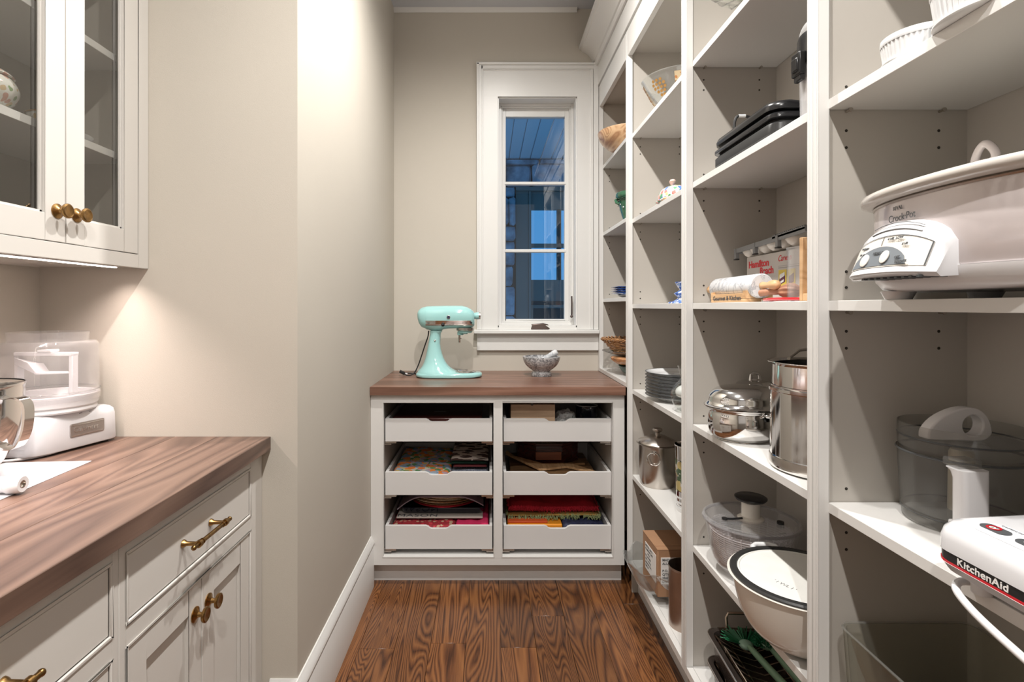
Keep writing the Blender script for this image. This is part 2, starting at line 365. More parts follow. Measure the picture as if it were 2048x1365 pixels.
# baseboards
bbp = lambda x: [(x, 0), (x+.016, 0), (x+.016, .185), (x+.013, .190), (x+.018, .198), (x+.0165, .208), (x+.008, .220), (x+.004, .228), (x, .228)]
struct(MB().sweep(bbp(XL), 'Y', YL-.017, 2.43).build('baseboard_left', M['trim'], smooth=True))
struct(MB().sweep([(2*YL-y, z) for y, z in bbp(YL)], 'X', -.618, XL).build('baseboard_alcove_end', M['trim'], smooth=True))

# ------------------------------------------------------------------ window in the back wall
win = MB()
# jamb liner
for a in ((WX0, WX0+.012, YB-.004, YB+.15, WZ0, WZ1), (WX1-.012, WX1, YB-.004, YB+.15, WZ0, WZ1), (WX0, WX1, YB-.004, YB+.15, WZ1-.012, WZ1), (WX0, WX1, YB-.004, YB+.15, WZ0-.012, WZ0+.012)): win.box(*a)
window = struct(win.build('window_1', M['trim'], bevel=.001))
# casing: flat boards with a moulded backband
cs = MB(); cx0, cx1, cz1 = -.068, .619, 2.656
cs.box(cx0+.012, WX0+.006, YB-.018, YB, 1.1485, cz1-.012).box(WX1-.006, cx1, YB-.018, YB, 1.1485, cz1-.012).box(cx0+.012, cx1, YB-.0182, YB, WZ1-.006, cz1-.012)
cs.build('window_casing', M['trim'], window, bevel=.0015)
bb = MB()
for a, b_ in ((.0, .034), (.012, .026)):
    bb.box(cx0+a*.6, cx0+b_, YB-.026-(.006 if a == 0 else 0)*0-a*.2, YB, 1.1485, cz1-a*.3)
bb.box(cx0, cx0+.012, YB-.034, YB, 1.1485, cz1).box(cx0, cx1, YB-.034, YB, cz1-.012, cz1).box(cx0, cx1, YB-.026, YB, cz1-.034, cz1-.012).box(cx0, cx1, YB-.0225, YB, cz1-.042, cz1-.034)
bb.box(cx1-.046, cx1-.030, YB-.026, YB, 1.1485, cz1-.034).box(cx1-.028, cx1-.001, YB-.031, YB, 1.1485, cz1-.012)
bb.build('window_backband', M['trim'], window, bevel=.0025)
MB().box(-.085, .6195, YB-.055, YB+.10, 1.126, 1.148).build('window_stool', M['trim'], window, bevel=.004)
MB().box(-.068, .6195, YB-.02, YB, 1.030, 1.126).build('window_apron', M['trim'], window, bevel=.002)
# inner stop mouldings and sash
st = MB(); ys = YB+.085
def ring(mb, x0, x1, z0, z1, wd, y0, y1, wb=None):
    wb = wb or wd
    mb.box(x0, x0+wd, y0, y1, z0, z1).box(x1-wd, x1, y0, y1, z0, z1).box(x0+wd, x1-wd, y0, y1, z1-wd, z1).box(x0+wd, x1-wd, y0, y1, z0, z0+wb)
ring(st, WX0+.012, WX1-.012, WZ0+.012, WZ1-.012, .014, ys-.012, ys+.05)
ring(st, WX0+.026, WX1-.026, WZ0+.026, WZ1-.026, .009, ys-.004, ys+.05)
st.build('window_stop', M['trim'], window, bevel=.002)
GX0, GX1, GZ0, GZ1 = .098, .445, 1.205, 2.394
sa = MB(); sx0, sx1, sz0, sz1 = WX0+.035, WX1-.035, WZ0+.035, WZ1-.035
sa.box(sx0, GX0, ys+.008, ys+.05, sz0, sz1).box(GX1, sx1, ys+.008, ys+.05, sz0, sz1).box(GX0, GX1, ys+.008, ys+.05, GZ1, sz1).box(GX0, GX1, ys+.008, ys+.05, sz0, GZ0)
sash = sa.build('sash', M['trim'], window, bevel=.002)
for zc in (2.003, 1.606):
    MB().sweep([(ys+.012, zc-.010), (ys+.004, zc-.006), (ys+.004, zc+.006), (ys+.012, zc+.010), (ys+.028, zc+.010), (ys+.028, zc-.010)], 'X', GX0-.006, GX1+.006).build('muntin', M['trim'], window)
for za, zb in ((GZ0, 1.596), (1.616, 1.993), (2.013, GZ1)):
    MB().box(GX0-.004, GX1+.004, ys+.0300, ys+.0302, za-.008, zb+.008).build('pane', M['pane'], window)
# crank folded on the stool and the lock lever on the right jamb
ck = MB(Matrix.Translation((.290, YB+.012, 1.148)))
ck.loops([[(x_, yy, zz) for x_, yy, zz in ((-.052+t*.0, -.02, 0), (-.052, .02, 0), (-.046, .018, h), (-.046, -.016, h))] for t, h in ((0, .03),)]+[[(.02, -.02, 0), (.02, .02, 0), (.02, .017, .036), (.02, -.015, .036)], [(.046, -.02, 0), (.046, .02, 0), (.044, .014, .030), (.044, -.012, .030)], [(.058, -.018, .004), (.058, .016, .004), (.058, .012, .018), (.058, -.01, .018)]])
ck.build('crank_handle', M['bronze'], window, bevel=.004, seg=3)
lk = MB(); lk.tube([(.478, YB+.045, 1.338), (.478, YB+.038, 1.30), (.478, YB+.04, 1.24), (.478, YB+.044, 1.225)], .0045, 8); lk.sphere((.477, YB+.044, 1.222), .0085)
lk.build('lock_lever', M['bronze'], window, smooth=True)

# ------------------------------------------------------------------ covered porch seen through the window
PY = 6.0
po = struct(MB().box(-1, .299, PY, PY+.2, -.3, 2.935).box(.299, 2.6, PY, PY+.2, 2.62, 2.935).build('wall_porch', M['porchdark']))
random.seed(5)
def stonework(x0, x1, z0, z1):
    z = z0; k = 0
    while z < z1-.02:
        h = min(random.uniform(.16, .34), z1-z); xx = x0+random.uniform(-.25, 0)
        while xx < x1:
            wd = random.uniform(.25, .6); a, b_ = max(xx, x0), min(xx+wd, x1)
            if b_-a > .05:
                q = MB(); j = lambda s: random.uniform(-s, s); d = random.uniform(.03, .09)
                pts = rrect(a+.006, b_-.006, z+.006, z+h-.006, min(.03, (b_-a)*.2, h*.2), 2)
                q.loops([[(px, PY, pz) for px, pz in pts], [(px+j(.008), PY-d, pz+j(.008)) for px, pz in pts], [((px-(a+b_)/2)*.86+(a+b_)/2+j(.006), PY-d-.02+j(.01), (pz-(z+h/2))*.84+z+h/2+j(.006)) for px, pz in pts]])
                q.build('stone', M['stone'], po, smooth=True)
            xx += wd
        z += h
stonework(-.30, .295, .9, 2.62); stonework(-.3, 1.3, 2.62, 2.93)
pf = struct(MB().box(.300, .445, PY-.02, PY+.1, -.3, 2.60).box(.445, .475, PY-.03, PY+.1, -.3, 2.60).box(.299, 2.6, PY-.06, PY+.1, 2.575, 2.62).box(.475, 2.6, PY, PY+.08, 2.376, 2.575)
            .box(.475, 2.6, PY, PY+.08, 1.947, 1.99).box(.475, 2.6, PY-.01, PY+.08, -.3, 1.58).build('door_1', M['porchframe'], bevel=.004))
MB().box(.77, .815, PY-.005, PY+.085, 1.58, 2.376).box(.475, 1.1, PY-.02, PY+.0, 1.30, 1.34).box(.5, 1.0, PY-.014, PY, .9, 1.26).build('door_rail', M['porchdark'], pf, bevel=.004)
MB().box(.475, 1.4, PY+.04, PY+.044, 1.58, 2.376).build('pane', M['pane'], pf)
pc = struct(MB().box(-1.0, 2.0, 3.25, PY+.2, 2.95, 3.0).build('ceiling_porch', M['porchceil']))
k = 0; x = -.6
while x < 1.9:
    MB().box(x, x+.112, 3.26, PY, 2.934, 2.949).build('board', M['porchceil'], pc, bevel=.004, seg=1); x += .118
struct(MB().box(-6, 6, 3.2, 9, -.4, -.3).build('ground', M['pavers']))

# ================================================================== SHELVING WALL (right)
SX, SXB, SHX = .62, .905, .64
SH0 = [2.051, 1.670, 1.290, .909, .528]          # shelf tops
def shelf_unit(label, ya, yb, oa, ob, tops, z0=0, fixed=None, first=False):
    """ya..yb outside, oa..ob clear opening of the face frame"""
    t = thing('shelf_unit', label, 'shelving', (SX, ya, z0), group='built-in pantry shelving')
    B = lambda: MB()
    zb = z0
    yn, yf = oa-.005, ob+.005                     # inner panel faces
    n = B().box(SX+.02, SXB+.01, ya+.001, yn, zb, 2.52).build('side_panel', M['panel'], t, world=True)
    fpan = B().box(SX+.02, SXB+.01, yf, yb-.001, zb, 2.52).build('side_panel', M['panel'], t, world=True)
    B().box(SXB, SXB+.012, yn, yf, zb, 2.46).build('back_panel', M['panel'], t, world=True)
    B().box(SX+.02, SXB, yn, yf, 2.415, 2.434).build('top_panel', M['panel'], t, world=True)
    ff = B().box(SX, SX+.0205, ya+.0006, oa, zb+(.12 if z0 == 0 else 0), 2.52).box(SX, SX+.0205, ob, yb-.0006, zb+(.12 if z0 == 0 else 0), 2.52).box(SX, SX+.0205, oa, ob, 2.40, 2.52)
    fz = .146 if z0 == 0 else .935
    ff.box(SX, SX+.0205, oa, ob, .12 if z0 == 0 else .9146, fz)
    ff.build('face_frame', M['cab'], t, bevel=.0015, world=True)
    # small bead round the opening
    bd = B()
    for yy in (oa, ob):
        s_ = 1 if yy == oa else -1
        bd.box(SX-.0015, SX+.002, yy-s_*.006-.0012, yy-s_*.006+.0012, fz, 2.40)
    bd.build('bead', M['cab'], t, bevel=.0008, world=True)
    B().box(SX+.0207, SXB, yn+.001, yf-.001, fz-.019, fz-.0002).build('bottom_board', M['shelf'], t, world=True)
    if z0 == 0: B().box(.667, .68, ya+.001, yb-.001, 0, .12).build('toe_kick', M['cab'], t, world=True)
    for z in tops:
        B().box(SHX, SXB-.001, yn+.0012, yf-.0012, z-.019, z).build('shelf', M['shelf'], t, bevel=.0008, seg=1, world=True)
    # shelf-pin holes and pins on the far side panel
    hb = B(); pn = B()
    for xx in (.676, .851):
        for z in tops:
            for dz in (-.058, -.090, .025 if xx < .7 else None, .055 if (xx < .7 and z == 1.290) else None):
                if dz is None: continue
                q = MB(Matrix.Translation((xx, yf, z+dz))@Matrix.Rotation(PI/2, 4, 'X')); q.lathe([(.0028, 0), (.0028, .0006)], seg=10); hb.v, hb.f = hb.v+q.v, hb.f+[tuple(i+len(hb.v) for i in f) for f in q.f]
            q = MB(Matrix.Translation((xx, yf-.001, z-.0225))@Matrix.Rotation(PI/2, 4, 'X')); q.lathe([(.0026, 0), (.0026, .011), (.004, .011), (.004, .013)], seg=10); pn.v, pn.f = pn.v+q.v, pn.f+[tuple(i+len(pn.v) for i in f) for f in q.f]
    if tops:
        hb.build('pin_holes', M['hole'], t, world=True, kind='stuff'); pn.build('shelf_pins', M['brushed'], t, world=True, kind='stuff')
    return t
shelf_unit('white shelf unit nearest the camera, holding the oval slow cooker and ramekins', .300, 1.0195, .37, 1.0018, SH0)
shelf_unit('white shelf unit holding the rolling pin, stockpot and salad spinner', 1.0205, 1.6925, 1.038, 1.670, SH0)
shelf_unit('white shelf unit holding the ice bucket, plate stack and floral butter dish', 1.6935, 2.3910, 1.716, 2.373, SH0)
shelf_unit('shallow corner shelf unit beside the window, ending above the drawer cabinet', 2.392, 3.029, 2.410, 2.980, [2.071, 1.695, 1.323], z0=.9146)
# frieze and crown above the shelving
struct(MB().box(SX+.004, SX+.02, .30, YB-.001, 2.52, 2.528).box(SX-.006, SX+.02, .30, YB-.001, 2.528, 2.640).build('trim_2', M['cab'], bevel=.002))
crown = [(SX+.02, 2.640), (SX-.016, 2.640), (SX-.022, 2.650), (SX-.022, 2.664), (SX-.030, 2.668), (SX-.036, 2.685), (SX-.052, 2.706), (SX-.074, 2.722), (SX-.092, 2.730), (SX-.096, 2.741), (SX-.108, 2.741), (SX-.108, 2.760), (SX+.02, 2.760)]
struct(MB().sweep(crown, 'Y', .30, YB-.001).build('trim_3', M['cab'], smooth=True, sharp=30))

# ================================================================== DRAWER CABINET with walnut top (back)
CT = .914; DY = 2.43
dc = thing('drawer_cabinet', 'white cabinet of six open pull-out trays under the window', 'cabinet', (.04, DY, 0))
L0, L1, R0, R1, OZ0, OZ1 = -.482, .0206, .062, .564, .136, .838
ff = MB()
ff.box(XL+.001, L0, DY, DY+.02, .097, .876).box(L1, R0, DY, DY+.02, .097, .876).box(R1, .6185, DY, DY+.02, .097, .876).box(L0, L1, DY, DY+.02, OZ1, .876).box(R0, R1, DY, DY+.02, OZ1, .876).box(L0, L1, DY, DY+.02, .097, OZ0).box(R0, R1, DY, DY+.02, .097, OZ0)
ff.build('face_frame', M['cab'], dc, world=True)
bd = MB()
for a, b_ in ((L0, L1), (R0, R1)):
    ring(bd, a-.005, b_+.005, OZ0-.005, OZ1+.005, .004, DY-.0015, DY+.001)
bd.build('bead', M['cab'], dc, world=True, bevel=.0008)
MB().box(XL+.003, .6175, DY+.055, DY+.07, 0, .097).build('toe_kick', M['cab'], dc, world=True)
for a in ((L0-.024, L0-.006), (L1+.004, R0-.004), (R1+.006, R1+.024)): MB().box(a[0], a[1], DY+.02, YB-.002, .10, .876).build('side_panel', M['panel'], dc, world=True)
MB().box(L0-.024, R1+.024, YB-.014, YB-.0025, .10, .876).build('back_panel', M['panel'], dc, world=True)
MB().box(L0-.006, R1+.006, DY+.02, YB-.014, .112, OZ0-.0005).build('bottom_board', M['shelf'], dc, world=True)
TY0, TY1 = DY+.022, 2.99
def tray(x0, x1, z0, z1):
    xm = (x0+x1)/2-.0; h = z1; r = .010; nw = .058
    poly = [(x0, z0), (x1, z0), (x1, h), (xm+nw+.002, h), (xm+nw-.010, h-.0045), (xm+nw-.016, h-.011), (xm+nw-.026, h-.0135), (xm-nw+.026, h-.0135), (xm-nw+.016, h-.011), (xm-nw+.010, h-.0045), (xm-nw-.002, h), (x0, h)]
    t = MB(); V = [(px, TY0, pz) for px, pz in poly]+[(px, TY0+.013, pz) for px, pz in poly]; n = len(poly)
    fr = MB().add(V, [tuple(range(n)), tuple(reversed(range(n, 2*n)))]+[(i, n+i, n+(i+1) % n, (i+1) % n) for i in range(n)]).build('drawer', M['tray'], dc, world=True, bevel=.0012)
    def sub(mb, nm, m='tray'):
        o = mb.build(nm, M[m], fr); 
        for v in o.data.vertices: v.co -= Vector(dc.location)
        return o
    sub(MB().box(x0, x0+.013, TY0+.0135, TY1, z0+.002, z1-.001), 'tray_side'); sub(MB().box(x1-.013, x1, TY0+.0135, TY1, z0+.002, z1-.001), 'tray_side')
    sub(MB().box(x0+.013, x1-.013, TY1-.013, TY1, z0+.002, z1-.001), 'tray_back'); sub(MB().box(x0+.013, x1-.013, TY0+.0135, TY1-.013, z0+.004, z0+.012), 'tray_bottom')
    for s_, xx in ((1, x0), (-1, x1)):
        q = MB(); q.box(min(xx-s_*.003, xx+s_*.05), max(xx-s_*.003, xx+s_*.05), TY0+.004, TY0+.02, z0-.009, z0-.001).box(min(xx-s_*.006, xx+s_*.028), max(xx-s_*.006, xx+s_*.028), TY0+.002, TY0+.018, z0-.015, z0-.010).box(min(xx-s_*.006, xx-s_*.001), max(xx-s_*.006, xx-s_*.001), TY0+.004, TY1, z0-.014, z0+.004)
        sub(q, 'runner', 'brushed')
for z0, z1 in ((.656, .762), (.409, .516), (.160, .269)):
    tray(-.4815+.003, .0155, z0, z1); tray(.067, .5635, z0, z1)
# worktop of the drawer cabinet: glued walnut staves
tp = thing('worktop', 'walnut butcher-block worktop carrying the mint mixer', 'worktop', (.04, 2.72, .876))
ys_ = [2.410, 2.462, 2.545, 2.622, 2.712, 2.800, 2.885, 2.960, YB-.001]
for a, b_ in zip(ys_, ys_[1:]):
    q = MB().box(XL+.001-.04, .6195-.04, -(b_-a)/2+.00015, (b_-a)/2-.00015, 0, .038).build('board', M['walnut_x'], tp, bevel=.0008, seg=1); q.location = (0, (a+b_)/2-2.72, 0)

# ================================================================== LEFT: base cabinets, worktop, wall cabinet
lw_ = thing('worktop', 'wide walnut worktop of the left counter under the wall cabinet', 'worktop', (-.94, .6, .874))
xs_ = [XA+.0005, -1.13, -1.005, -.885, -.765, -.616]
for a, b_ in zip(xs_, xs_[1:]):
    q = MB().box(-(b_-a)/2+.0001, (b_-a)/2-.0001, -.9, .9025, 0, .038).build('board', M['walnut_y'], lw_, bevel=.0012, seg=1); q.location = ((a+b_)/2+.94, 0, 0)
FX0 = -.641
def pull(parent, yc, z, ln, off):
    q = MB(); xb = FX0-0
    q.tube([(FX0+.034, yc-ln/2, z), (FX0+.034, yc+ln/2, z)], .0048, 12)
    for s_ in (-1, 1):
        q.sphere((FX0+.034, yc+s_*ln/2, z), .0056, 12, 8)
        q.tube([(FX0+.034, yc+s_*(ln/2-.024), z), (FX0+.034, yc+s_*(ln/2-.015), z)], .0078, 12)
        q.tube([(FX0+.034, yc+s_*(ln/2-.034), z), (FX0+.034, yc+s_*(ln/2-.031), z)], .0065, 12)
        q.tube([(FX0, yc+s_*(ln/2-.02), z), (FX0+.004, yc+s_*(ln/2-.02), z), (FX0+.008, yc+s_*(ln/2-.02), z), (FX0+.034, yc+s_*(ln/2-.02), z)], [.0085, .0075, .0048, .0042], 12)
    o = q.build('pull', M['brass'], parent, smooth=True)
    for v in o.data.vertices: v.co -= off
    return o
def knob(parent, x, y, z, r, off, s=1):
    pr = [(.0005, 0), (r, 0), (r, .002), (r*.62, .0045), (r*.36, .008), (r*.30, .016), (r*.42, .019), (r*.92, .0205), (r, .0225), (r*.99, .026), (r*.8, .0275), (r*.72, .0268), (r*.2, .0272), (.0005, .0272)]
    q = MB(Matrix.Translation((x, y, z))@Matrix.Rotation(PI/2, 4, 'Y')@Matrix.Rotation(PI/2, 4, 'X')@Matrix.Rotation(-PI/2, 4, 'X'))
    q.lathe(pr, seg=28); o = q.build('knob', M['brass'], parent, smooth=True)
    for v in o.data.vertices: v.co -= off
    return o
def shaker(x, ya, yb, za, zb, stw, rlw, name, mt, parent, thick=.02, face=1, glassy=None):
    """framed door in the plane x (front), +X facing"""
    q = MB().box(x-thick, x, ya, ya+stw, za, zb).box(x-thick, x, yb-stw, yb, za, zb).box(x-thick, x, ya+stw, yb-stw, zb-rlw, zb).box(x-thick, x, ya+stw, yb-stw, za, za+rlw)
    return q.build(name, M[mt], parent, world=True, bevel=.0012)
def base_cab(label, y0, y1, fil, dsplit):
    t = thing('base_cabinet', label, 'cabinet', (-.95, (y0+y1)/2, 0)); off = Vector(t.location)
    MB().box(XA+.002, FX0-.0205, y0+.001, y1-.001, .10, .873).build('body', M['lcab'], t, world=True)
    MB().box(FX0-.09, FX0-.075, y0+.002, y1-.002, 0, .10).build('toe_kick', M['lcab'], t, world=True)
    a, b_ = y0+.018, y1-fil
    q = MB().box(FX0-.02, FX0, y0+.0004, a, .10, .873).box(FX0-.02, FX0, b_, y1-.0004, .10, .873).box(FX0-.02, FX0, a, b_, .8435, .873).box(FX0-.02, FX0, a, b_, .678, .7155).box(FX0-.02, FX0, a, b_, .10, .125)
    q.build('face_frame', M['lcab'], t, world=True, bevel=.0008)
    bd = MB()
    for z0, z1 in ((.7155, .8435), (.125, .678)):
        bd.box(FX0-.003, FX0+.002, a, a+.005, z0, z1).box(FX0-.003, FX0+.002, b_-.005, b_, z0, z1).box(FX0-.003, FX0+.002, a, b_, z0, z0+.005).box(FX0-.003, FX0+.002, a, b_, z1-.005, z1)
    bd.build('bead', M['lcab'], t, world=True, bevel=.0015)
    dr = MB().box(FX0-.02, FX0-.001, a+.007, b_-.007, .7225, .8365).build('drawer', M['lcab'], t, world=True, bevel=.0012)
    pull(dr, (a+b_)/2-.015, .782, .150, off)
    m_ = (a+b_)/2 if dsplit is None else dsplit
    for (p, q_), s_ in (((a+.007, m_-.0015), -1), ((m_+.0015, b_-.007), 1)):
        d = shaker(FX0-.001, p, q_, .132, .671, .05, .055, 'door', 'lcab', t)
        o = MB().box(FX0-.014, FX0-.0095, p+.048, q_-.048, .19, .618).build('door_panel', M['lcab'], d)
        for v in o.data.vertices: v.co -= off
        knob(d, FX0-.001, m_+s_*.0275, .606, .0165, off)
    return t
base_cab('white base cabinet under the walnut counter against the end wall', .921, YL-.001, .072, 1.189)
base_cab('white base cabinet under the walnut counter, cut off at the photo corner', .40, .9205, .016, None)

wc = thing('wall_cabinet', 'white glass-door wall cabinet above the walnut counter', 'cabinet', (-1.1, .85, 1.385)); woff = Vector(wc.location)
UX = -.962; UY0, UY1, UZ1 = .45, YL-.0005, 2.50
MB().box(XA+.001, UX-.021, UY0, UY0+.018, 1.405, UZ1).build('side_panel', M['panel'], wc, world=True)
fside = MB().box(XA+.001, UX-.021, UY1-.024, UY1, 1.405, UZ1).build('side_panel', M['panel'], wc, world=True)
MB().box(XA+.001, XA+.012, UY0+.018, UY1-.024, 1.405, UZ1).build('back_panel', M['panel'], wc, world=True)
MB().box(XA+.012, UX-.021, UY0+.018, UY1-.024, 1.3885, 1.425).build('bottom_board', M['panel'], wc, world=True)
MB().box(XA+.012, UX-.021, UY0+.018, UY1-.024, UZ1-.019, UZ1).build('top_panel', M['panel'], wc, world=True)
for z in (1.693, 1.952, 2.211):
    MB().box(XA+.013, UX-.036, UY0+.020, UY1-.027, z-.019, z).build('shelf', M['shelf'], wc, world=True, bevel=.0008, seg=1)
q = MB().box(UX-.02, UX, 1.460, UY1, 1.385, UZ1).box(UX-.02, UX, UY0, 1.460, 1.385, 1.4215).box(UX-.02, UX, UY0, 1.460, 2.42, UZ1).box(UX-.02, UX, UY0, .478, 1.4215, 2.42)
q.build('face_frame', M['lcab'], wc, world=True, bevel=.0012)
hb = MB()
for z in (1.48, 1.512, 1.605, 1.725, 1.757, 1.87, 1.985, 2.017, 2.15):
    q = MB(Matrix.Translation((-1.004, UY1-.0245, z))@Matrix.Rotation(PI/2, 4, 'X')); q.lathe([(.0026, 0), (.0026, .0006)], seg=10); hb.v, hb.f = hb.v+q.v, hb.f+[tuple(i+len(hb.v) for i in f) for f in q.f]
hb.build('pin_holes', M['hole'], wc, world=True, kind='stuff')
for a, b_, s_ in ((1.2115, 1.4585, -1), (.9585, 1.2085, 1), (.7165, .9565, -1), (.4795, .7135, 1)):
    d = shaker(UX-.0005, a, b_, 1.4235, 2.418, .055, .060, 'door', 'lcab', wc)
    q = MB(); y0, y1 = a+.055, b_-.055; z0, z1 = 1.4835, 2.358
    q.box(UX-.013, UX-.008, y0, y0+.005, z0, z1).box(UX-.013, UX-.008, y1-.005, y1, z0, z1).box(UX-.013, UX-.008, y0, y1, z0, z0+.005)
    o = q.build('glazing_bead', M['lcab'], d)
    for v in o.data.vertices: v.co -= woff
    o = MB().box(UX-.0165, UX-.0162, y0-.004, y1+.004, z0-.004, z1+.004).build('pane', M['cabglass'], d)
    for v in o.data.vertices: v.co -= woff
    ky = {1.2115: 1.242, .9585: 1.1857, .7165: .747, .4795: .683}[a]
    knob(d, UX-.0005, ky, 1.492, .0165, woff)
MB().box(-1.028, -1.004, .478, 1.457, 1.3862, 1.3884).build('light_channel', M['white'], wc, world=True)
MB().box(-1.0225, -1.0155, .48, 1.452, 1.3840, 1.3861).build('led_strip', M['led'], wc, world=True)

# ================================================================== THINGS
def smooth_prof(pts, n=4):
    """Catmull-Rom through profile points"""
    out = []
    P_ = [pts[0]]+list(pts)+[pts[-1]]
    for k in range(1, len(P_)-2):
        p0, p1, p2, p3 = P_[k-1:k+3]
        for j in range(n):
            t = j/n
            out.append(tuple(.5*((2*p1[i])+(-p0[i]+p2[i])*t+(2*p0[i]-5*p1[i]+4*p2[i]-p3[i])*t*t+(-p0[i]+3*p1[i]-3*p2[i]+p3[i])*t**3) for i in range(len(p1))))
    out.append(tuple(pts[-1])); return out
def vessel(mb, prof, t, c=(0, 0, 0), seg=48, sx=1, sy=1, n=4, **kw):
    p = smooth_prof(prof, n); return mb.lathe(shell(p, t), c, seg, sx, sy, **kw)
def curve3(pts, n=6): return smooth_prof(pts, n)

# ------------------------------------------------------------------ stand mixer
mx = thing('stand_mixer', 'mint green tilt-head stand mixer on the walnut worktop beside the window', 'mixer', (-.207, 2.765, CT))
K = .000341*1.0
def hx(zx): return (zx-885)*.0003435
def hz(zy): return (1206-zy)*.0003435
head = [(408, 255, 300, .012), (414, 222, 345, .028), (432, 190, 400, .040), (470, 160, 455, .050), (550, 138, 490, .057), (650, 133, 515, .059), (760, 131, 512, .060), (800, 130, 490, .061), (880, 129, 480, .061), (980, 128, 478, .061), (1080, 130, 474, .060), (1150, 146, 470, .057), (1210, 178, 462, .051), (1250, 212, 452, .043), (1268, 245, 430, .030), (1272, 280, 400, .014)]
def sec(zx):
    for a, b_ in zip(head, head[1:]):
        if a[0] <= zx <= b_[0]:
            t = (zx-a[0])/(b_[0]-a[0]); return [a[i]+(b_[i]-a[i])*t for i in range(4)]
def secy(zx, zy):
    _, zt, zb_, hw = sec(zx); zc = (zt+zb_)/2-20; 
    h = (zc-zt) if zy < zc else (zb_-zc)
    return hw*max(0, 1-abs((zy-zc)/h)**2.5)**(1/2.3)
rings = []
for zx, zt, zb_, hw in head:
    zc = (zt+zb_)/2-20; r = []
    for k in range(28):
        a = 2*PI*k/28; c_, s_ = math.cos(a), math.sin(a)
        yy = hw*math.copysign(abs(c_)**(2/2.4), c_); h = (zc-zt) if s_ > 0 else (zb_-zc)
        r.append((hx(zx), yy, hz(zc)+.0003435*h*math.copysign(abs(s_)**(2/2.4), s_)))
    rings.append(r)
MB().loops(rings).build('head', M['mint'], mx, smooth=True, sharp=60)
# seam ring of the rear cap
q = MB(); rr = []
for zx, g in ((548, .0), (549, .0012), (553, .0012), (554, .0)):
    _, zt, zb_, hw = sec(zx); zc = (zt+zb_)/2-20
    rr.append([(hx(zx), (hw+g)*math.copysign(abs(math.cos(a))**(2/2.4), math.cos(a)), hz(zc)+(.0003435*((zc-zt) if math.sin(a) > 0 else (zb_-zc))+g)*math.copysign(abs(math.sin(a))**(2/2.4), math.sin(a))) for a in [2*PI*k/28 for k in range(28)]])
q.loops(rr).build('rear_cap_seam', M['mint'], mx, smooth=True)
def band(z0, z1, xa, xb, off, n=14):
    q = MB()
    for s_ in (-1, 1):
        V = []; F = []
        for k in range(n+1):
            zx = xa+(xb-xa)*k/n
            for zy in (z0, z1): V.append((hx(zx), s_*(secy(zx, zy)+off), hz(zy)))
            for zy in (z0, z1): V.append((hx(zx), s_*(secy(zx, zy)-.004), hz(zy)))
        for k in range(n):
            a = 4*k; b_ = a+4
            F += [(a, b_, b_+1, a+1), (a, a+2, b_+2, b_), (a+1, b_+1, b_+3, a+3)]
        F += [(0, 1, 3, 2), (4*n, 4*n+2, 4*n+3, 4*n+1)]
        q.add(V, F)
    return q
band(352, 412, 545, 1262, .0016).build('trim_band', M['steel'], mx, smooth=True)
band(410, 424, 545, 1240, .0022).build('trim_band_edge', M['brushed'], mx, smooth=True)
q = MB(); yk = -secy(805, 415)-.004; q.sphere((hx(805), yk-.004, hz(416)), .0088); q.box(hx(820), hx(965), yk+.001, yk+.004, hz(417), hz(411)); q.build('speed_knob', M['black'], mx, smooth=True)
q = MB(); q.sphere((hx(1222), -secy(1222, 382)-.002, hz(382)), .0055); q.build('attachment_knob', M['black'], mx, smooth=True)
yk = -secy(888, 300)
q = MB(Matrix.Translation((hx(888), yk+.0015, hz(300)))@Matrix.Rotation(PI/2, 4, 'X')); q.lathe([(.0092, 0), (.0092, .003), (.0080, .0036)], seg=24); q.build('badge', M['plate'], mx, smooth=True)
q = MB(Matrix.Translation((hx(888), yk-.0022, hz(300)))@Matrix.Rotation(PI/2, 4, 'X')); q.lathe([(.0070, 0), (.0070, .0010)], seg=24); q.build('badge_face', M['navy'], mx)
yk = -secy(600, 382)-.0022
for zx, s_, body in ((572, .0085, '|||||'), (840, .007, '- K I T C H E N'), (1085, .006, '- 6'), (1140, .006, '|||||')):
    text('lettering', body, s_, 'dgrey', mx, (hx(zx), -secy(zx+20, 385)-.0030, hz(398)), FY, world=False)
# neck, pedestal
rings = []
for zy, xl, xr, hw in ((505, 590, 790, .036), (545, 598, 762, .034), (620, 585, 757, .034), (700, 571, 752, .036), (780, 556, 760, .039), (850, 541, 778, .043), (920, 525, 802, .049), (980, 506, 832, .056), (1030, 484, 868, .064), (1070, 455, 912, .073), (1100, 428, 958, .080), (1125, 408, 1010, .086), (1145, 398, 1060, .089)):
    cx, rx = (hx(xl)+hx(xr))/2, (hx(xr)-hx(xl))/2
    rings.append([(cx+rx*math.copysign(abs(math.cos(a))**.85, math.cos(a)), hw*math.copysign(abs(math.sin(a))**.85, math.sin(a)), hz(zy)) for a in [2*PI*k/28 for k in range(28)]])
MB().loops(rings).build('pedestal', M['mint'], mx, smooth=True, sharp=70)
def foot(s_, dx=0):
    pts = []
    for k in range(36):
        a = 2*PI*k/36; c_, s2 = math.cos(a), math.sin(a)
        xx = (hx(1385)+hx(387))/2+(hx(1385)-hx(387))/2*math.copysign(abs(c_)**.62, c_)
        wd = .092 if xx < 0 else .092-.012*(xx/.17)
        pts.append((xx*s_, wd*math.copysign(abs(s2)**.70, s2)*s_))
    return pts
rings = [[(x_, y_, z) for x_, y_ in foot(s_)] for z, s_ in ((.0045, .985), (.010, 1.0), (.017, .998), (.0225, .975), (.025, .93))]
MB().loops(rings).build('base', M['mint'], mx, smooth=True, sharp=70)
MB().prism(foot(.965), .0006, .0045).build('base_pad', M['rubber'], mx)
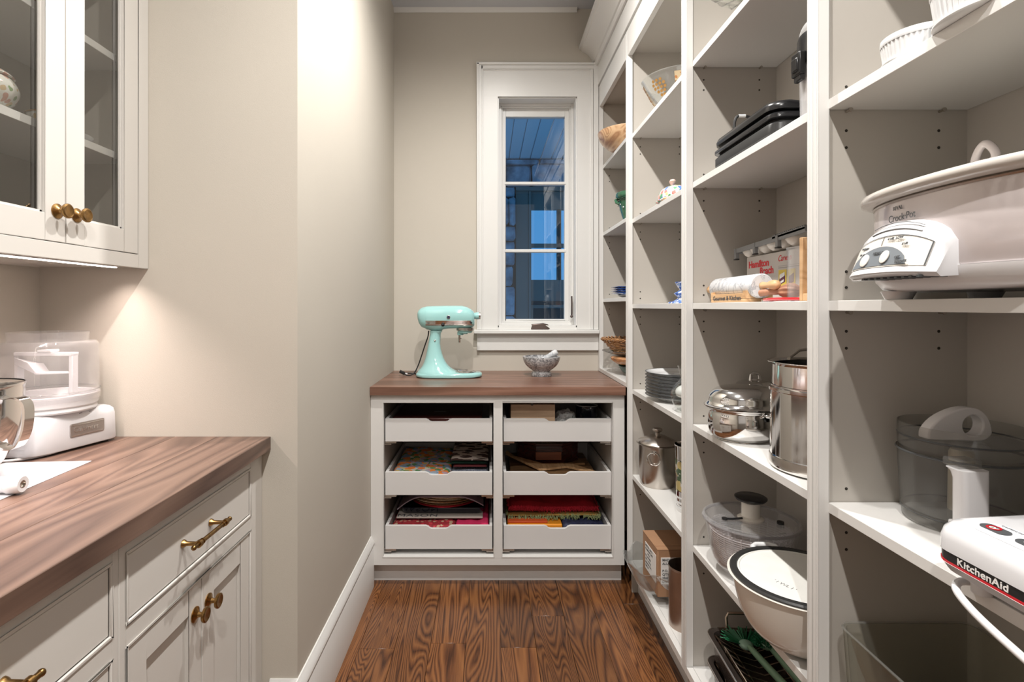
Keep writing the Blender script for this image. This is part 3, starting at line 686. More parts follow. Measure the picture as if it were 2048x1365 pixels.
q = MB(); q.lathe([(.058, .024), (.058, .0285), (.051, .0305), (.047, .0272), (.022, .0272), (.020, .029), (.001, .029)], (hx(1125), 0, 0), 40); q.build('bowl_plate', M['steel'], mx, smooth=True)
# planetary hub
q = MB(); cxp = hx(1127)
q.lathe([(.001, hz(462)), (.045, hz(462)), (.0475, hz(466)), (.0475, hz(500)), (.045, hz(506)), (.001, hz(506))], (cxp, 0, 0), 36); q.build('planetary_ring', M['brushed'], mx, smooth=True)
q = MB(); q.lathe([(.001, hz(505)), (.039, hz(505)), (.039, hz(520)), (.034, hz(541)), (.001, hz(541))], (cxp, 0, 0), 32); q.lathe([(.001, hz(520)), (.0165, hz(520)), (.0165, hz(570)), (.014, hz(575)), (.001, hz(575))], (hx(1055), 0, 0), 24); q.lathe([(.001, hz(535)), (.01, hz(535)), (.01, hz(560)), (.001, hz(560))], (hx(1135), 0, 0), 16); q.build('planetary_hub', M['mint'], mx, smooth=True)
q = MB(); q.lathe([(.001, hz(570)), (.0058, hz(570)), (.0058, hz(684)), (.005, hz(688)), (.001, hz(688))], (hx(1040), 0, 0), 16); q.box(hx(1040), hx(1072), -.0018, .0018, hz(632), hz(620)); q.build('beater_shaft', M['brushed'], mx, smooth=True)
q = MB(); q.lathe([(.001, hx(1262)), (.0165, hx(1262)), (.0165, hx(1280)), (.0185, hx(1286)), (.0185, hx(1335)), (.001, hx(1335))], (0, 0, hz(284)), 24, ax='X'); q.build('hub_socket', M['mint'], mx, smooth=True)
q = MB(); q.lathe([(.001, hx(1334)), (.0178, hx(1334)), (.0178, hx(1358)), (.015, hx(1361)), (.001, hx(1361))], (0, 0, hz(284)), 24, ax='X'); q.build('hub_cap', M['brushed'], mx, smooth=True)
q = MB(); q.sphere((hx(680), -.0345, hz(652)), .0055); q.build('hinge_pin', M['brushed'], mx, smooth=True)
cordp = curve3([(hx(575), 0, hz(512)), (hx(560), .012, hz(600)), (hx(510), .02, hz(740)), (hx(455), .03, hz(900)), (hx(405), .035, hz(1040)), (hx(350), .03, .018), (hx(300), .02, .006), (hx(240), .02, .005), (hx(205), .03, .008), (hx(190), .04, .012)], 6)
q = MB(); q.tube(cordp, .0032, 8); q.tube(curve3([(hx(460), .045, .009), (hx(400), .07, .005), (hx(300), .085, .005), (hx(230), .075, .008), (hx(200), .055, .012)], 5), .0032, 8); q.build('cord', M['rubber'], mx, smooth=True)
q = MB(); q.m = Matrix.Translation((hx(155), .048, .016))@Matrix.Rotation(.5, 4, 'Y')@Matrix.Rotation(.3, 4, 'Z'); q.box(-.016, .014, -.009, .009, -.0075, .0075); q.build('plug', M['rubber'], mx, bevel=.003)
q = MB(); q.tube([(hx(190), .05, .009), (hx(222), .058, .006)], .0055, 8); q.build('cable_tie', M['white'], mx)

# ------------------------------------------------------------------ mortar and pestle
mo = thing('mortar_and_pestle', 'grey veined marble mortar with its pestle under the window', 'mortar', (.2757, 2.80, CT))
q = MB(); vessel(q, [(.052, 0), (.0535, .006), (.0525, .018), (.047, .024), (.0465, .029), (.062, .040), (.082, .058), (.094, .080), (.0985, .100), (.0975, .103)], .011); q.build('mortar', M['gmarble'], mo, smooth=True)
q = MB(); p0, p1 = Vector((-.035, 0, .062)), Vector((.083, -.012, .129)); d = p1-p0
q.tube([p0+d*t for t in (0, .04, .3, .6, .85, .97, 1)], [.010, .014, .0125, .013, .0165, .016, .010], 20); q.build('pestle', M['marble'], mo, smooth=True)

# ------------------------------------------------------------------ corner shelves beside the window
q = MB(); vessel(q, [(.050, 0), (.056, .003), (.085, .014), (.120, .038), (.143, .068), (.152, .094), (.153, .102)], .007, seg=56)
tag(q.build('wooden_bowl', M['bowlwood'], None, smooth=True), 'turned wooden bowl with dark streaks on the top corner shelf', 'bowl').location = (.715, 2.735, 2.071)
gp = thing('green_pot', 'green glazed ceramic pot with a beaded swag below the wooden bowl', 'pot', (.712, 2.570, 1.695))
q = MB(); vessel(q, [(.060, 0), (.064, .004), (.078, .05), (.088, .095), (.094, .104), (.099, .112), (.099, .128), (.096, .132)], .006); q.lathe([(.0955, .0995), (.0985, .1015), (.0955, .1035)]); q.lathe([(.089, .093), (.0915, .0945), (.089, .096)]); q.build('pot_body', M['greenc'], gp, smooth=True)
q = MB()
for k in range(26):
    a = 2*PI*k/26+PI; s_ = abs(math.sin(a*2)); z = .095-.045*s_; r = .079+.010*(z-.05)/.045+.001
    q.sphere((r*math.cos(a), r*math.sin(a), z), .0035, 8, 6)
q.build('bead_swag', M['porcelain'], gp, smooth=True)
q = MB(); q.tube([(-.088, .02, .09), (-.1, .0, .097), (-.1, -.01, .085), (-.087, -.02, .075)], .007, 8); q.build('handle', M['greenc'], gp, smooth=True)
dish = None
for k in range(4):
    s_ = .070-.003*k; z = 1.3385+.0105*k
    d = thing('square_dish', ['lowest', 'second lowest', 'second highest', 'topmost'][k]+' small blue and white dish of the stack on the corner shelf', 'dish', (.728, 2.72, z), .04*(k % 2), 'blue and white dishes stacked on the corner shelf')
    q = MB(); rr = []
    for sc, zz in ((.62, 0), (.70, .0005), (.94, .006), (1, .0085), (.98, .0100), (.92, .0085), (.66, .0035)):
        rr.append([(x_*sc, y_*sc, zz) for x_, y_ in rrect(-.085, .085, -.085, .085, .014, 4)])
    q.loops(rr).build('dish_body', M['delft'], d, smooth=True)
    q = MB(); q.loops([[(x_*sc, y_*sc, zz) for x_, y_ in rrect(-.085, .085, -.085, .085, .014, 4)] for sc, zz in ((.955, .0062), (1.008, .0083), (1.004, .0102), (.965, .0102))]).build('blue_rim', M['blueg'], d, smooth=True)
q = MB(); vessel(q, [(.035, 0), (.042, .002), (.058, .008), (.066, .0145)], .003); tag(q.build('small_saucer', M['cream'], None, smooth=True), 'cream saucer under the blue and white dishes', 'saucer').location = (.725, 2.72, 1.3235)
# ledge above the worktop
LZ = .9355
q = MB(); vessel(q, [(.070, 0), (.078, .004), (.098, .02), (.112, .044), (.114, .048)], .005); tag(q.build('green_glass_dish', M['dglass'], None, smooth=True), 'dark green glass dish at the bottom of the corner stack', 'dish').location = (.765, 2.665, LZ)
pie = thing('pie_dish', 'tan ceramic pie dish with a fluted crust edge, above the green glass dish', 'dish', (.765, 2.685, LZ+.0493))
q = MB(); q.lathe([(.001, 0), (.100, 0), (.118, .006), (.142, .024), (.147, .036), (.140, .041), (.12, .043), (.001, .046)], seg=96, flute=.022, nfl=18); q.build('crust', M['crust'], pie, smooth=True)
q = MB(); vessel(q, [(.095, 0), (.12, .005), (.150, .014), (.169, .021), (.170, .023)], .004); tag(q.build('glass_platter', M['smoke'], None, smooth=True), 'wide clear glass platter over the tan pie dish', 'platter').location = (.750, 2.715, LZ+.0493+.0468)
q = MB(); vessel(q, [(.08, 0), (.10, .003), (.128, .011), (.140, .014)], .003); tag(q.build('pewter_plate', M['dglass'], None, smooth=True), 'dark plate directly under the wicker basket', 'plate').location = (.765, 2.70, LZ+.0493+.0468+.0075)
bk = thing('wicker_basket', 'small brown wicker basket with a braided rim on the corner stack', 'basket', (.745, 2.735, LZ+.0493+.0468+.0075+.004))
q = MB(); nst = 44
for lvl in range(7):
    z = .005+lvl*.0088; r = .088+.058*(z/.062)**.8
    q.tube([((r+.0030*(1 if (k//2+lvl) % 2 else -1))*math.cos(2*PI*k/nst)*1.06, (r+.0030*(1 if (k//2+lvl) % 2 else -1))*math.sin(2*PI*k/nst), z) for k in range(nst)], .0034, 6, closed=True)
q.build('weave', M['wicker'], bk, smooth=True)
q = MB(); q.lathe([(.001, 0), (.09, 0), (.09, .004), (.001, .004)], sx=1.06)
for k in range(0, nst, 2):
    a = 2*PI*k/nst; q.tube([(.088*math.cos(a)*1.06, .088*math.sin(a), .002), (.146*math.cos(a)*1.06, .146*math.sin(a), .064)], .0022, 5)
q.build('stakes', M['wicker'], bk)
q = MB(); nb = 40
for ph, m_ in ((0, 'rim_braid'), (.5, 'rim_braid')):
    pass
for k in range(nb):
    a0, a1 = 2*PI*k/nb, 2*PI*(k+1.6)/nb
    q.tube([((.146)*math.cos(a0)*1.06, .146*math.sin(a0), .060), (.156*math.cos((a0+a1)/2)*1.06, .156*math.sin((a0+a1)/2), .068), (.150*math.cos(a1)*1.06, .150*math.sin(a1), .074)], .0042, 6)
q.build('rim_braid', M['wicker'], bk, smooth=True)

# ------------------------------------------------------------------ middle shelf unit
Z5, Z4, Z3, Z2, Z1, Z0 = 2.0513, 1.6703, 1.2903, .9093, .5283, .1463
gb = thing('glass_bowl', 'clear glass bowl printed with gold grapes on the highest visible shelf', 'bowl', (.752, 2.10, Z5))
q = MB(); vessel(q, [(.055, 0), (.062, .004), (.090, .03), (.118, .07), (.138, .105), (.146, .117), (.147, .120)], .004, seg=56); q.build('bowl_body', glass('bowl_glass', (.93, .94, .93), mixin=.07), gb, smooth=True)
q = MB()
def onbowl(a, z, off=.0015):
    r = .074+.064*((z-.012)/.093)**.72+off; return Vector((r*math.cos(a), r*math.sin(a), z))
for a0 in (PI+.55, PI+2.0, PI-.95):
    for row, cnt in enumerate((3, 4, 4, 3, 2, 1)):
        for k in range(cnt):
            a = a0+(k-(cnt-1)/2)*.125+row*.02; z = .092-.0125*row
            p = onbowl(a, z, .001); q.m = Matrix.Translation(p)@Matrix.Rotation(a, 4, 'Z')@Matrix.Rotation(2.0, 4, 'Y'); q.lathe([(.0058, 0), (.0058, .0008)], seg=12)
q.m = Matrix.Identity(4)
q.build('grape_print', M['gold'], gb, kind='stuff')
q = MB()
for a0 in (PI+1.18, PI+2.6, PI-.2):
    V = []; 
    for k in range(6):
        z = .104-.016*k
        for da in (-.085, .085): V.append(tuple(onbowl(a0+da, z, .0012)))
    q.add(V, [(2*k, 2*k+1, 2*k+3, 2*k+2) for k in range(5)])
q.build('printed_panel', spots('gold_panel', (.62, .48, .30), [(.35, .12, .03), (.5, .2, .06), (.2, .1, .03)], 70, .4, .4), gb)
bt = thing('butter_dish', 'lidded white dish painted with flowers on the second shelf', 'dish', (.690, 2.00, Z4))
q = MB(); q.lathe(smooth_prof([(.050, 0), (.058, .002), (.066, .006), (.064, .010), (.058, .012)], 3), seg=64, sx=.82, sy=1.55, flute=.03, nfl=14); q.build('tray_dish', M['chintz'], bt, smooth=True)
q = MB(); q.lathe(smooth_prof([(.054, .011), (.057, .020), (.055, .036), (.045, .049), (.026, .058), (.010, .061), (.0005, .0615)], 4), seg=64, sx=.82, sy=1.5, flute=.02, nfl=14); q.build('lid', M['chintz'], bt, smooth=True)
q = MB(); q.lathe([(.006, .058), (.005, .066), (.010, .072), (.012, .079), (.008, .086), (.0005, .088)], seg=16, sy=1.3); q.build('lid_knob', mat('pink_knob', (.72, .50, .44), .2, coat=.4), bt, smooth=True)
cs_ = thing('candlestick', 'blue and white china candlestick on the shelf below the floral dish', 'candlestick', (.698, 1.915, Z3))
q = MB(); q.lathe(smooth_prof([(.0005, 0), (.048, 0), (.049, .004), (.030, .010), (.018, .020), (.022, .026), (.030, .034), (.030, .037), (.016, .044), (.013, .052), (.020, .060), (.026, .072), (.027, .076), (.018, .076), (.012, .074), (.0005, .074)], 3), seg=40, flute=.02, nfl=8); q.build('candlestick_body', M['delft'], cs_, smooth=True)
q = MB(); q.lathe([(.0495, .001), (.050, .003), (.046, .006)], seg=40, flute=.02, nfl=8, cap0=False, cap1=False); q.lathe([(.0305, .034), (.0315, .0355), (.0305, .037)], seg=40, cap0=False, cap1=False); q.lathe([(.0265, .0735), (.0278, .0755), (.0265, .0772)], seg=40, cap0=False, cap1=False); q.build('blue_bands', M['blueg'], cs_, smooth=True)
# plates
order = ['lowest', 'second', 'third', 'fourth', 'fifth', 'sixth', 'seventh', 'topmost']
for k in range(8):
    p = thing('plate', ('topmost' if k == 7 else ('lowest' if k == 0 else order[k]+' from the bottom'))+' dark-rimmed white plate of the stack beside the glass jug', 'plate', (.752, 2.105, Z2+.0002+.0128*k), .3*k, 'dark-rimmed plates stacked beside the glass jug')
    q = MB(); vessel(q, [(.075, 0), (.079, .001), (.082, .0075), (.104, .0115), (.126, .0205), (.128, .0215)], .0035, seg=44, n=3); q.build('plate_body', M['porcelain'], p, smooth=True)
    q = MB(); q.lathe([(.1262, .0188), (.1290, .0203), (.1292, .0220), (.1266, .0224), (.1245, .0212)], seg=44, cap0=False, cap1=False); q.build('plate_rim', M['dgrey'], p, smooth=True)
jg = thing('glass_jug', 'clear round glass jug half hidden by the upright in front of the plates', 'jug', (.698, 1.872, Z2))
q = MB(); vessel(q, [(.022, 0), (.028, .003), (.044, .018), (.055, .045), (.054, .070), (.040, .095), (.026, .112), (.025, .128), (.032, .158), (.033, .160)], .0025); q.build('jug_body', M['clear'], jg, smooth=True)
q = MB(); q.lathe(smooth_prof([(.0005, .048), (.028, .05), (.040, .060), (.038, .078), (.020, .092), (.0005, .094)], 3)); q.build('sugar', M['porcelain'], jg, smooth=True)
ib = thing('ice_bucket', 'brushed steel ice bucket with a domed lid and ring handle', 'bucket', (.711, 2.245, Z1))
q = MB(); q.lathe(smooth_prof([(.0005, 0), (.060, 0), (.065, .003), (.0735, .03), (.078, .075), (.079, .120), (.079, .168), (.0805, .171), (.0805, .176), (.0005, .176)], 3), seg=56); q.build('bucket_body', M['brushed'], ib, smooth=True)
q = MB(); q.lathe([(.081, .1765), (.082, .179), (.079, .184), (.030, .207), (.018, .2085), (.0005, .2085)], seg=56); q.build('lid', M['brushed'], ib, smooth=True)
q = MB(); q.lathe(smooth_prof([(.010, .208), (.010, .220), (.018, .225), (.020, .232), (.017, .237), (.0005, .238)], 3), seg=28); q.build('lid_knob', M['brushed'], ib, smooth=True)
for a0 in (-2.05, 1.1):
    c_ = Vector((.079*math.cos(a0), .079*math.sin(a0), .150)); n_ = Vector((math.cos(a0), math.sin(a0), 0)); t_ = Vector((-math.sin(a0), math.cos(a0), 0))
    q = MB(); q.sphere(tuple(c_+n_*.004), .007, 12, 8); q.tube([tuple(c_+n_*.010+t_*.026*math.cos(b_)+Vector((0, 0, -.022+.026*math.sin(b_)))) for b_ in [2*PI*k/28 for k in range(28)]], .0022, 8, closed=True); q.build('ring_handle', M['steel'], ib, smooth=True)
tn = thing('printed_tin', 'tall steel tin with a printed band beside the ice bucket', 'tin', (.742, 1.955, Z1))
q = MB(); vessel(q, [(.048, 0), (.050, .002), (.0515, .06), (.053, .150), (.0565, .235), (.058, .240)], .002, n=2); q.build('tin_body', M['steel'], tn, smooth=True)
q = MB(); q.lathe([(.0522, .075), (.0530, .12), (.0545, .17), (.0552, .19)], cap0=False, cap1=False); q.build('printed_band', M['stripesteel'], tn, smooth=True)
q = MB()
for z in (.012, .030, .048): q.lathe([(.0512, z), (.0520, z+.003), (.0520, z+.006), (.0514, z+.008)], cap0=False, cap1=False)
q.build('stripe', M['porcelain'], tn, smooth=True)
# bottom: glass bowl with carton, steel cylinder
wb = thing('fluted_bowl', 'large clear fluted glass bowl on the bottom shelf', 'bowl', (.712, 2.135, Z0))
q = MB(); R = 96; prof = smooth_prof([(.085, 0), (.090, .004), (.120, .030), (.138, .062), (.150, .095), (.163, .112), (.166, .116)], 3)
sh = shell(prof, .0055); rr = []
for r_, z_ in sh:
    fl_ = .055*(z_/.116)**1.3
    rr.append([(r_*(1+fl_*.55*math.cos(9*a))*math.cos(a), r_*(1+fl_*.55*math.cos(9*a))*math.sin(a), z_+.010*(z_/.116)**3*math.cos(9*a)) for a in [2*PI*k/R for k in range(R)]])
q.loops(rr).build('bowl_body', glass('heavy_glass', (.84, .85, .845), mixin=.05, ior=2.6), wb, smooth=True)
cb = thing('carton', 'small brown cardboard box with printed labels lying in the fluted glass bowl', 'box', (.722, 2.092, Z0+.037), .03)
q = MB(); q.box(-.090, .090, -.088, .088, 0, .178); q.build('carton_body', M['kraft'], cb, bevel=.003)
q = MB(); q.box(-.0905, .0905, -.0885, -.060, .1775, .1800).box(-.0905, .0905, -.055, .0885, .1775, .1795); q.build('flap', M['kraft'], cb)
q = MB(); q.box(-.0912, -.0900, -.070, .055, .045, .150); q.build('side_label', M['paper'], cb)
q = MB(); q.box(-.078, .088, -.0892, -.0880, .050, .150); q.build('front_label', M['paper'], cb)
for k, body in enumerate(('MADE IN  LANCASTER PA', 'ALUMINUM CASTING CO INC', '         NO. 85', 'P.O. # 471063', 'QTY 1  PCS 12', 'MADE IN U.S.A.', 'DEPT 07')):
    text('lettering', body, .0125, 'dgrey', cb, (-.073, -.0895, .137-.0135*k), FY, world=False, bold=.0003)
    text('lettering', body[:14], .0105, 'dgrey', cb, (-.0915, .050, .137-.0135*k), FX, world=False, bold=.0002)
q = MB(); vessel(q, [(.056, 0), (.0575, .002), (.058, .010), (.058, .196), (.0592, .203)], .002, n=2); tag(q.build('utensil_holder', M['darksteel'], None, smooth=True), 'tall open brushed steel cylinder in front of the glass bowl', 'canister').location = (.700, 1.893, Z0)

# ------------------------------------------------------------------ second shelf unit from the camera
ck = thing('cake_stand', 'clear pressed-glass cake stand at the top edge of the photo', 'cake stand', (.745, 1.415, Z5))
q = MB(); vessel(q, [(.058, 0), (.060, .003), (.040, .012), (.014, .030), (.011, .055), (.018, .078), (.030, .090), (.10, .094), (.140, .096), (.148, .104), (.150, .112)], .004, seg=72); q.build('stand_body', M['clear'], ck, smooth=True)
q = MB()
for k in range(24):
    a = 2*PI*k/24; q.tube([(.10*math.cos(a), .10*math.sin(a), .0935), (.142*math.cos(a), .142*math.sin(a), .0955), (.1525*math.cos(a), .1525*math.sin(a), .106), (.1525*math.cos(a), .1525*math.sin(a), .114)], .0022, 5)
q.tube([(.153*math.cos(2*PI*k/72)*(1+.02*math.cos(PI*k/3)), .153*math.sin(2*PI*k/72)*(1+.02*math.cos(PI*k/3)), .114) for k in range(72)], .0035, 6, closed=True)
q.build('ribbed_rim', glass('ribbed_glass', (.80, .80, .80)), ck, smooth=True)
# contact grill
gr = thing('contact_grill', 'black folding contact grill lying closed on the second shelf', 'grill', (.645, 1.205, Z4))
def slab(q, x0, x1, y0, y1, z0, z1, r, ins=.004):
    q.loops([[(x_, y_, z) for x_, y_ in rrect(x0+i_, x1-i_, y0+i_, y1-i_, r, 5)] for z, i_ in ((z0, ins), (z0+.003, 0), (z1-.006, 0), (z1, ins+.002))])
q = MB(); slab(q, 0, .245, 0, .336, .004, .034, .030); q.build('base', M['blackm'], gr, smooth=True, sharp=50)
q = MB(); slab(q, .008, .235, .010, .326, .0335, .040, .026, 0); q.build('gap_band', M['rubber'], gr)
q = MB(); slab(q, -.001, .240, .003, .337, .0395, .056, .030); q.build('lower_plate', M['black'], gr, smooth=True, sharp=50)
q = MB()
pr = lambda x_: .088-.10*max(0, x_-.05)**1.1
rr = []
for z_, i_, top in ((.061, .008, 0), (.063, .001, 0), (.072, .0, 1), (.082, .004, 2), (.086, .014, 2)):
    rr.append([(x_, y_, z_-(max(0, x_-.06)*.10 if top else 0)) for x_, y_ in rrect(i_, .225-i_, .006+i_, .336-i_, .038, 6)])
q.loops(rr).build('lid', M['black'], gr, smooth=True, sharp=60)
q = MB(); q.box(.215, .243, .01, .045, .030, .075).box(.215, .243, .29, .325, .030, .075); q.build('hinge', M['black'], gr, bevel=.004)
q = MB()
for x_, y_ in ((.02, .03), (.02, .31), (.22, .03), (.22, .31)): q.lathe([(.009, 0), (.009, .005)], (x_, y_, 0), 12)
q.build('feet', M['rubber'], gr, kind='stuff')
q = MB(); q.tube(curve3([(.075, .345, .028), (.074, .352, .100), (.075, .354, .150), (.088, .354, .168), (.118, .354, .164), (.150, .352, .150), (.190, .348, .11), (.215, .342, .055)], 5), .0042, 8); q.build('cord', M['rubber'], gr, smooth=True)
q = MB(); q.tube(curve3([(.086, .354, .1675), (.106, .354, .1675)], 3), .0048, 8); q.build('cord_print', M['paper'], gr)
# water-filter style canister
cn = thing('canister', 'tall clear canister with a black collar and clamp beside the grill', 'canister', (.722, 1.112, Z4))
q = MB(); vessel(q, [(.060, 0), (.062, .002), (.063, .06), (.064, .118)], .0025, n=2); q.build('canister_body', M['frost'], cn, smooth=True)
q = MB(); q.lathe([(.050, .116), (.0665, .116), (.068, .124), (.068, .172), (.066, .180), (.050, .181)]); q.build('collar', M['black'], cn, smooth=True)
q = MB(); q.lathe(smooth_prof([(.064, .181), (.063, .192), (.054, .208), (.034, .218), (.0005, .221)], 3), cap0=True); q.build('dome_lid', M['frost'], cn, smooth=True)
q = MB(); q.box(-.080, -.066, -.012, .020, .092, .140).box(-.077, -.066, -.010, .016, .080, .094).box(-.084, -.074, -.008, .014, .100, .128); q.build('clamp', M['black'], cn, bevel=.003)
# rolling pin in its wooden stand
sd = thing('rolling_pin_stand', 'small wooden cradle lettered Gourmet & Kitchen under the marble rolling pin', 'stand', (.695, 1.475, Z3))
q = MB(); q.box(-.036, .036, -.105, .105, 0, .0095); q.build('base', M['pine'], sd, bevel=.0015)
for nm, y0 in (('end_board', -.105), ('end_board', .093)):
    q = MB(); poly = [(-.036, .0097), (.036, .0097), (.036, .030), (.024, .030)]+[(.0315*math.sin(a), .0412-.0315*math.cos(a)) for a in (.72, .45, .15, -.15, -.45, -.72)]+[(-.024, .030), (-.036, .030)]
    q.add([(x_, y0, z) for x_, z in poly]+[(x_, y0+.012, z) for x_, z in poly], [tuple(range(len(poly)))]+[tuple(reversed(range(len(poly), 2*len(poly))))]+[(i, len(poly)+i, len(poly)+(i+1) % len(poly), (i+1) % len(poly)) for i in range(len(poly))])
    q.build(nm, M['pine'], sd)
q = MB(); q.box(-.0365, -.028, -.093, .093, .0097, .0235); q.build('side_rail', M['pine'], sd, bevel=.001)
text('lettering', 'Gourmet & Kitchen', .0175, 'dgrey', sd, (-.0369, .088, .006), FX, world=False, sx=1.22, bold=.0002)
rp = thing('rolling_pin', 'white marble rolling pin with wooden handles resting on the lettered cradle', 'rolling pin', (.695, 1.480, Z3+.0418))
q = MB(); q.lathe([(.001, -.128), (.0285, -.128), (.0312, -.124), (.0312, .124), (.0285, .128), (.001, .128)], ax='Y', seg=48); q.build('barrel', M['marble'], rp, smooth=True)
for s_ in (-1, 1):
    q = MB(); q.lathe(smooth_prof([(.001, s_*.128), (.0095, s_*.1285), (.0085, s_*.140), (.0080, s_*.155), (.0110, s_*.172), (.0118, s_*.186), (.0085, s_*.199), (.001, s_*.203)], 3), ax='Y', seg=24); q.build('handle', M['pine'], rp, smooth=True)
# carving-knife box
hb_ = thing('appliance_box', 'grey cardboard knife box with red lettering standing behind the rolling pin', 'box', (.812, 1.44, Z3))
q = MB(); q.box(-.034, .034, -.170, .165, 0, .136); q.build('carton_body', M['cardgrey'], hb_, bevel=.001)
hxf = -.0345
text('lettering', 'Hamilton', .0275, 'redprint', hb_, (hxf, .153, .103), FX, world=False, sx=1.12, bold=.0009)
text('lettering', 'Beach', .0275, 'redprint', hb_, (hxf, .088, .081), FX, world=False, sx=1.12, bold=.0009)
text('lettering', 'Carve n', .023, 'redprint', hb_, (hxf, -.008, .110), FX, world=False, sx=.85, shear=.35)
q = MB(); q.box(hxf-.0002, hxf, -.135, -.010, .0915, .0925).box(hxf-.0002, hxf, -.135, -.010, .0965, .0970)
for yy, nn in ((-.030, 5), (-.072, 6), (-.110, 6)):
    for k in range(nn): q.box(hxf-.0002, hxf, yy-.020+.003*(k % 3), yy+.002, .030-.0055*k+.0, .0315-.0055*k)
q.build('fine_print', M['dgrey'], hb_, kind='stuff')
q = MB(); q.box(hxf-.0003, hxf, -.050, -.012, .040, .086).box(hxf-.0003, hxf, -.090, -.056, .040, .086); q.build('printed_picture', M['yellow'], hb_)
q = MB(); q.add([(hxf-.0006, -.016, .046), (hxf-.0006, -.044, .054), (hxf-.0006, -.044, .072), (hxf-.0006, -.016, .066)], [(0, 1, 2, 3)]).add([(hxf-.0006, -.060, .046), (hxf-.0006, -.084, .052), (hxf-.0006, -.084, .076), (hxf-.0006, -.060, .066)], [(0, 1, 2, 3)]); q.build('printed_picture_inset', mat('maroon_print', (.12, .03, .06), .5), hb_)
q = MB(); q.add([(hxf-.0008, -.018, .062), (hxf-.0008, -.042, .070), (hxf-.0008, -.042, .080), (hxf-.0008, -.018, .074)], [(0, 1, 2, 3)]).add([(hxf-.0008, -.022, .050), (hxf-.0008, -.038, .055), (hxf-.0008, -.038, .061), (hxf-.0008, -.022, .056)], [(0, 1, 2, 3)]); q.build('printed_picture_highlight', M['paper'], hb_)
# corn-dish rack on top of the box
tr = thing('egg_tray', 'grey framed rack of cream cups lying on top of the red-lettered box', 'tray', (.800, 1.44, Z3+.1362))
q = MB(); q.m = Matrix.Translation((0, .03, .0165))@Matrix.Rotation(-.045, 4, 'X')
q.box(-.045, -.037, -.20, .17, .006, .020).box(.037, .045, -.20, .17, .006, .020).box(-.037, .037, .162, .17, .006, .020).box(-.037, .037, -.20, -.19, .006, .020)
for y_ in (.160, .045, -.075): q.box(-.047, -.036, y_-.006, y_+.006, -.012, .020)
for k in range(17): q.box(-.045, -.037, -.195+.0085*k, -.1905+.0085*k, .020, .0245)
q.box(-.045, -.037, -.20, -.05, .012, .0215)
q.build('rack_frame', M['grey'], tr, bevel=.0015)
for k in range(6):
    q = MB(); q.m = Matrix.Translation((0, .03, .0165))@Matrix.Rotation(-.045, 4, 'X')@Matrix.Translation((-.004, .128-.046*k, .007)); rr_ = [(.0005, -.021), (.010, -.019), (.017, -.012), (.021, -.002), (.0218, .002), (.0195, .002), (.016, -.010), (.0005, -.018)]
    q.lathe(rr_, seg=24, sx=1.55); q.build('cup', M['cream'], tr, smooth=True)
q = MB(); 
for y_ in (.160, .045, -.075):
    q.m = Matrix.Translation((0, .03, .0165))@Matrix.Rotation(-.045, 4, 'X'); q.box(-.048, -.036, y_-.0065, y_+.0065, -.0145, -.0115)
q.build('rubber_feet', M['rubber'], tr, kind='stuff')
rm = thing('reamer', 'brown ribbed wooden citrus reamer behind the rolling pin handle', 'reamer', (.715, 1.262, Z3+.0255))
q = MB(Matrix.Rotation(.35, 4, 'Z')); q.lathe(smooth_prof([(.001, .030), (.010, .027), (.0165, .012), (.0180, -.002), (.0150, -.016), (.0075, -.028), (.001, -.035)], 4), ax='Y', seg=60, flute=.07, nfl=10); q.build('reamer_head', M['terracotta'], rm, smooth=True)
q = MB(); q.m = Matrix.Rotation(.35, 4, 'Z'); q.tube([(0, .028, 0), (0, .06, -.001), (0, .085, -.003)], [.008, .0075, .009], 16); q.build('reamer_handle', M['terracotta'], rm, smooth=True)
rd = thing('red_opener', 'glossy red hand tool lying at the shelf edge behind the rolling pin', 'opener', (.690, 1.235, Z3))
q = MB(); q.tube(curve3([(-.012, .075, .005), (-.022, .03, .006), (-.024, -.03, .006), (-.018, -.09, .005)], 5), .0038, 10); q.tube(curve3([(.012, .080, .005), (.000, .03, .006), (.006, -.03, .006), (.018, -.09, .005)], 5), .0038, 10); q.build('handles', M['red'], rd, smooth=True)
q = MB(); q.lathe([(.001, 0), (.014, 0), (.014, .006), (.001, .0065)], (-.001, .082, .0005), 20); q.build('pivot', M['steel'], rd, smooth=True)
ac = thing('clear_box', 'clear acrylic lidded box standing in front of the red-lettered box', 'box', (.712, 1.190, Z3))
q = MB(); rr = [[(x_, y_, z) for x_, y_ in rrect(-.034, .045, -.027, .025, .006, 3)] for z in (0, .116)]+[[(x_, y_, z) for x_, y_ in rrect(-.031, .042, -.024, .022, .004, 3)] for z in (.116, .004)]
q.loops(rr).build('box_body', M['acrylic'], ac, smooth=True)
q = MB(); q.loops([[(x_, y_, z) for x_, y_ in rrect(-.036, .047, -.029, .027, .008, 3)] for z in (.1164, .122)]); q.build('lid', M['acrylic'], ac, smooth=True)
wd = thing('wooden_holder', 'light wooden holder with a tall glass tube beside the upright', 'holder', (.690, 1.098, Z3))
q = MB(); q.box(-.030, .045, .022, .034, 0, .135).box(-.030, .045, -.034, -.022, 0, .135).box(-.030, .045, -.0218, .0218, 0, .016); q.build('wood_frame', M['pine'], wd, bevel=.0015)
q = MB(); q.lathe([(.0005, .0162), (.018, .0162), (.018, .205), (.0165, .205), (.0165, .018), (.0005, .018)], (.003, 0, 0), 28); q.build('glass_tube', M['acrylic'], wd, smooth=True)

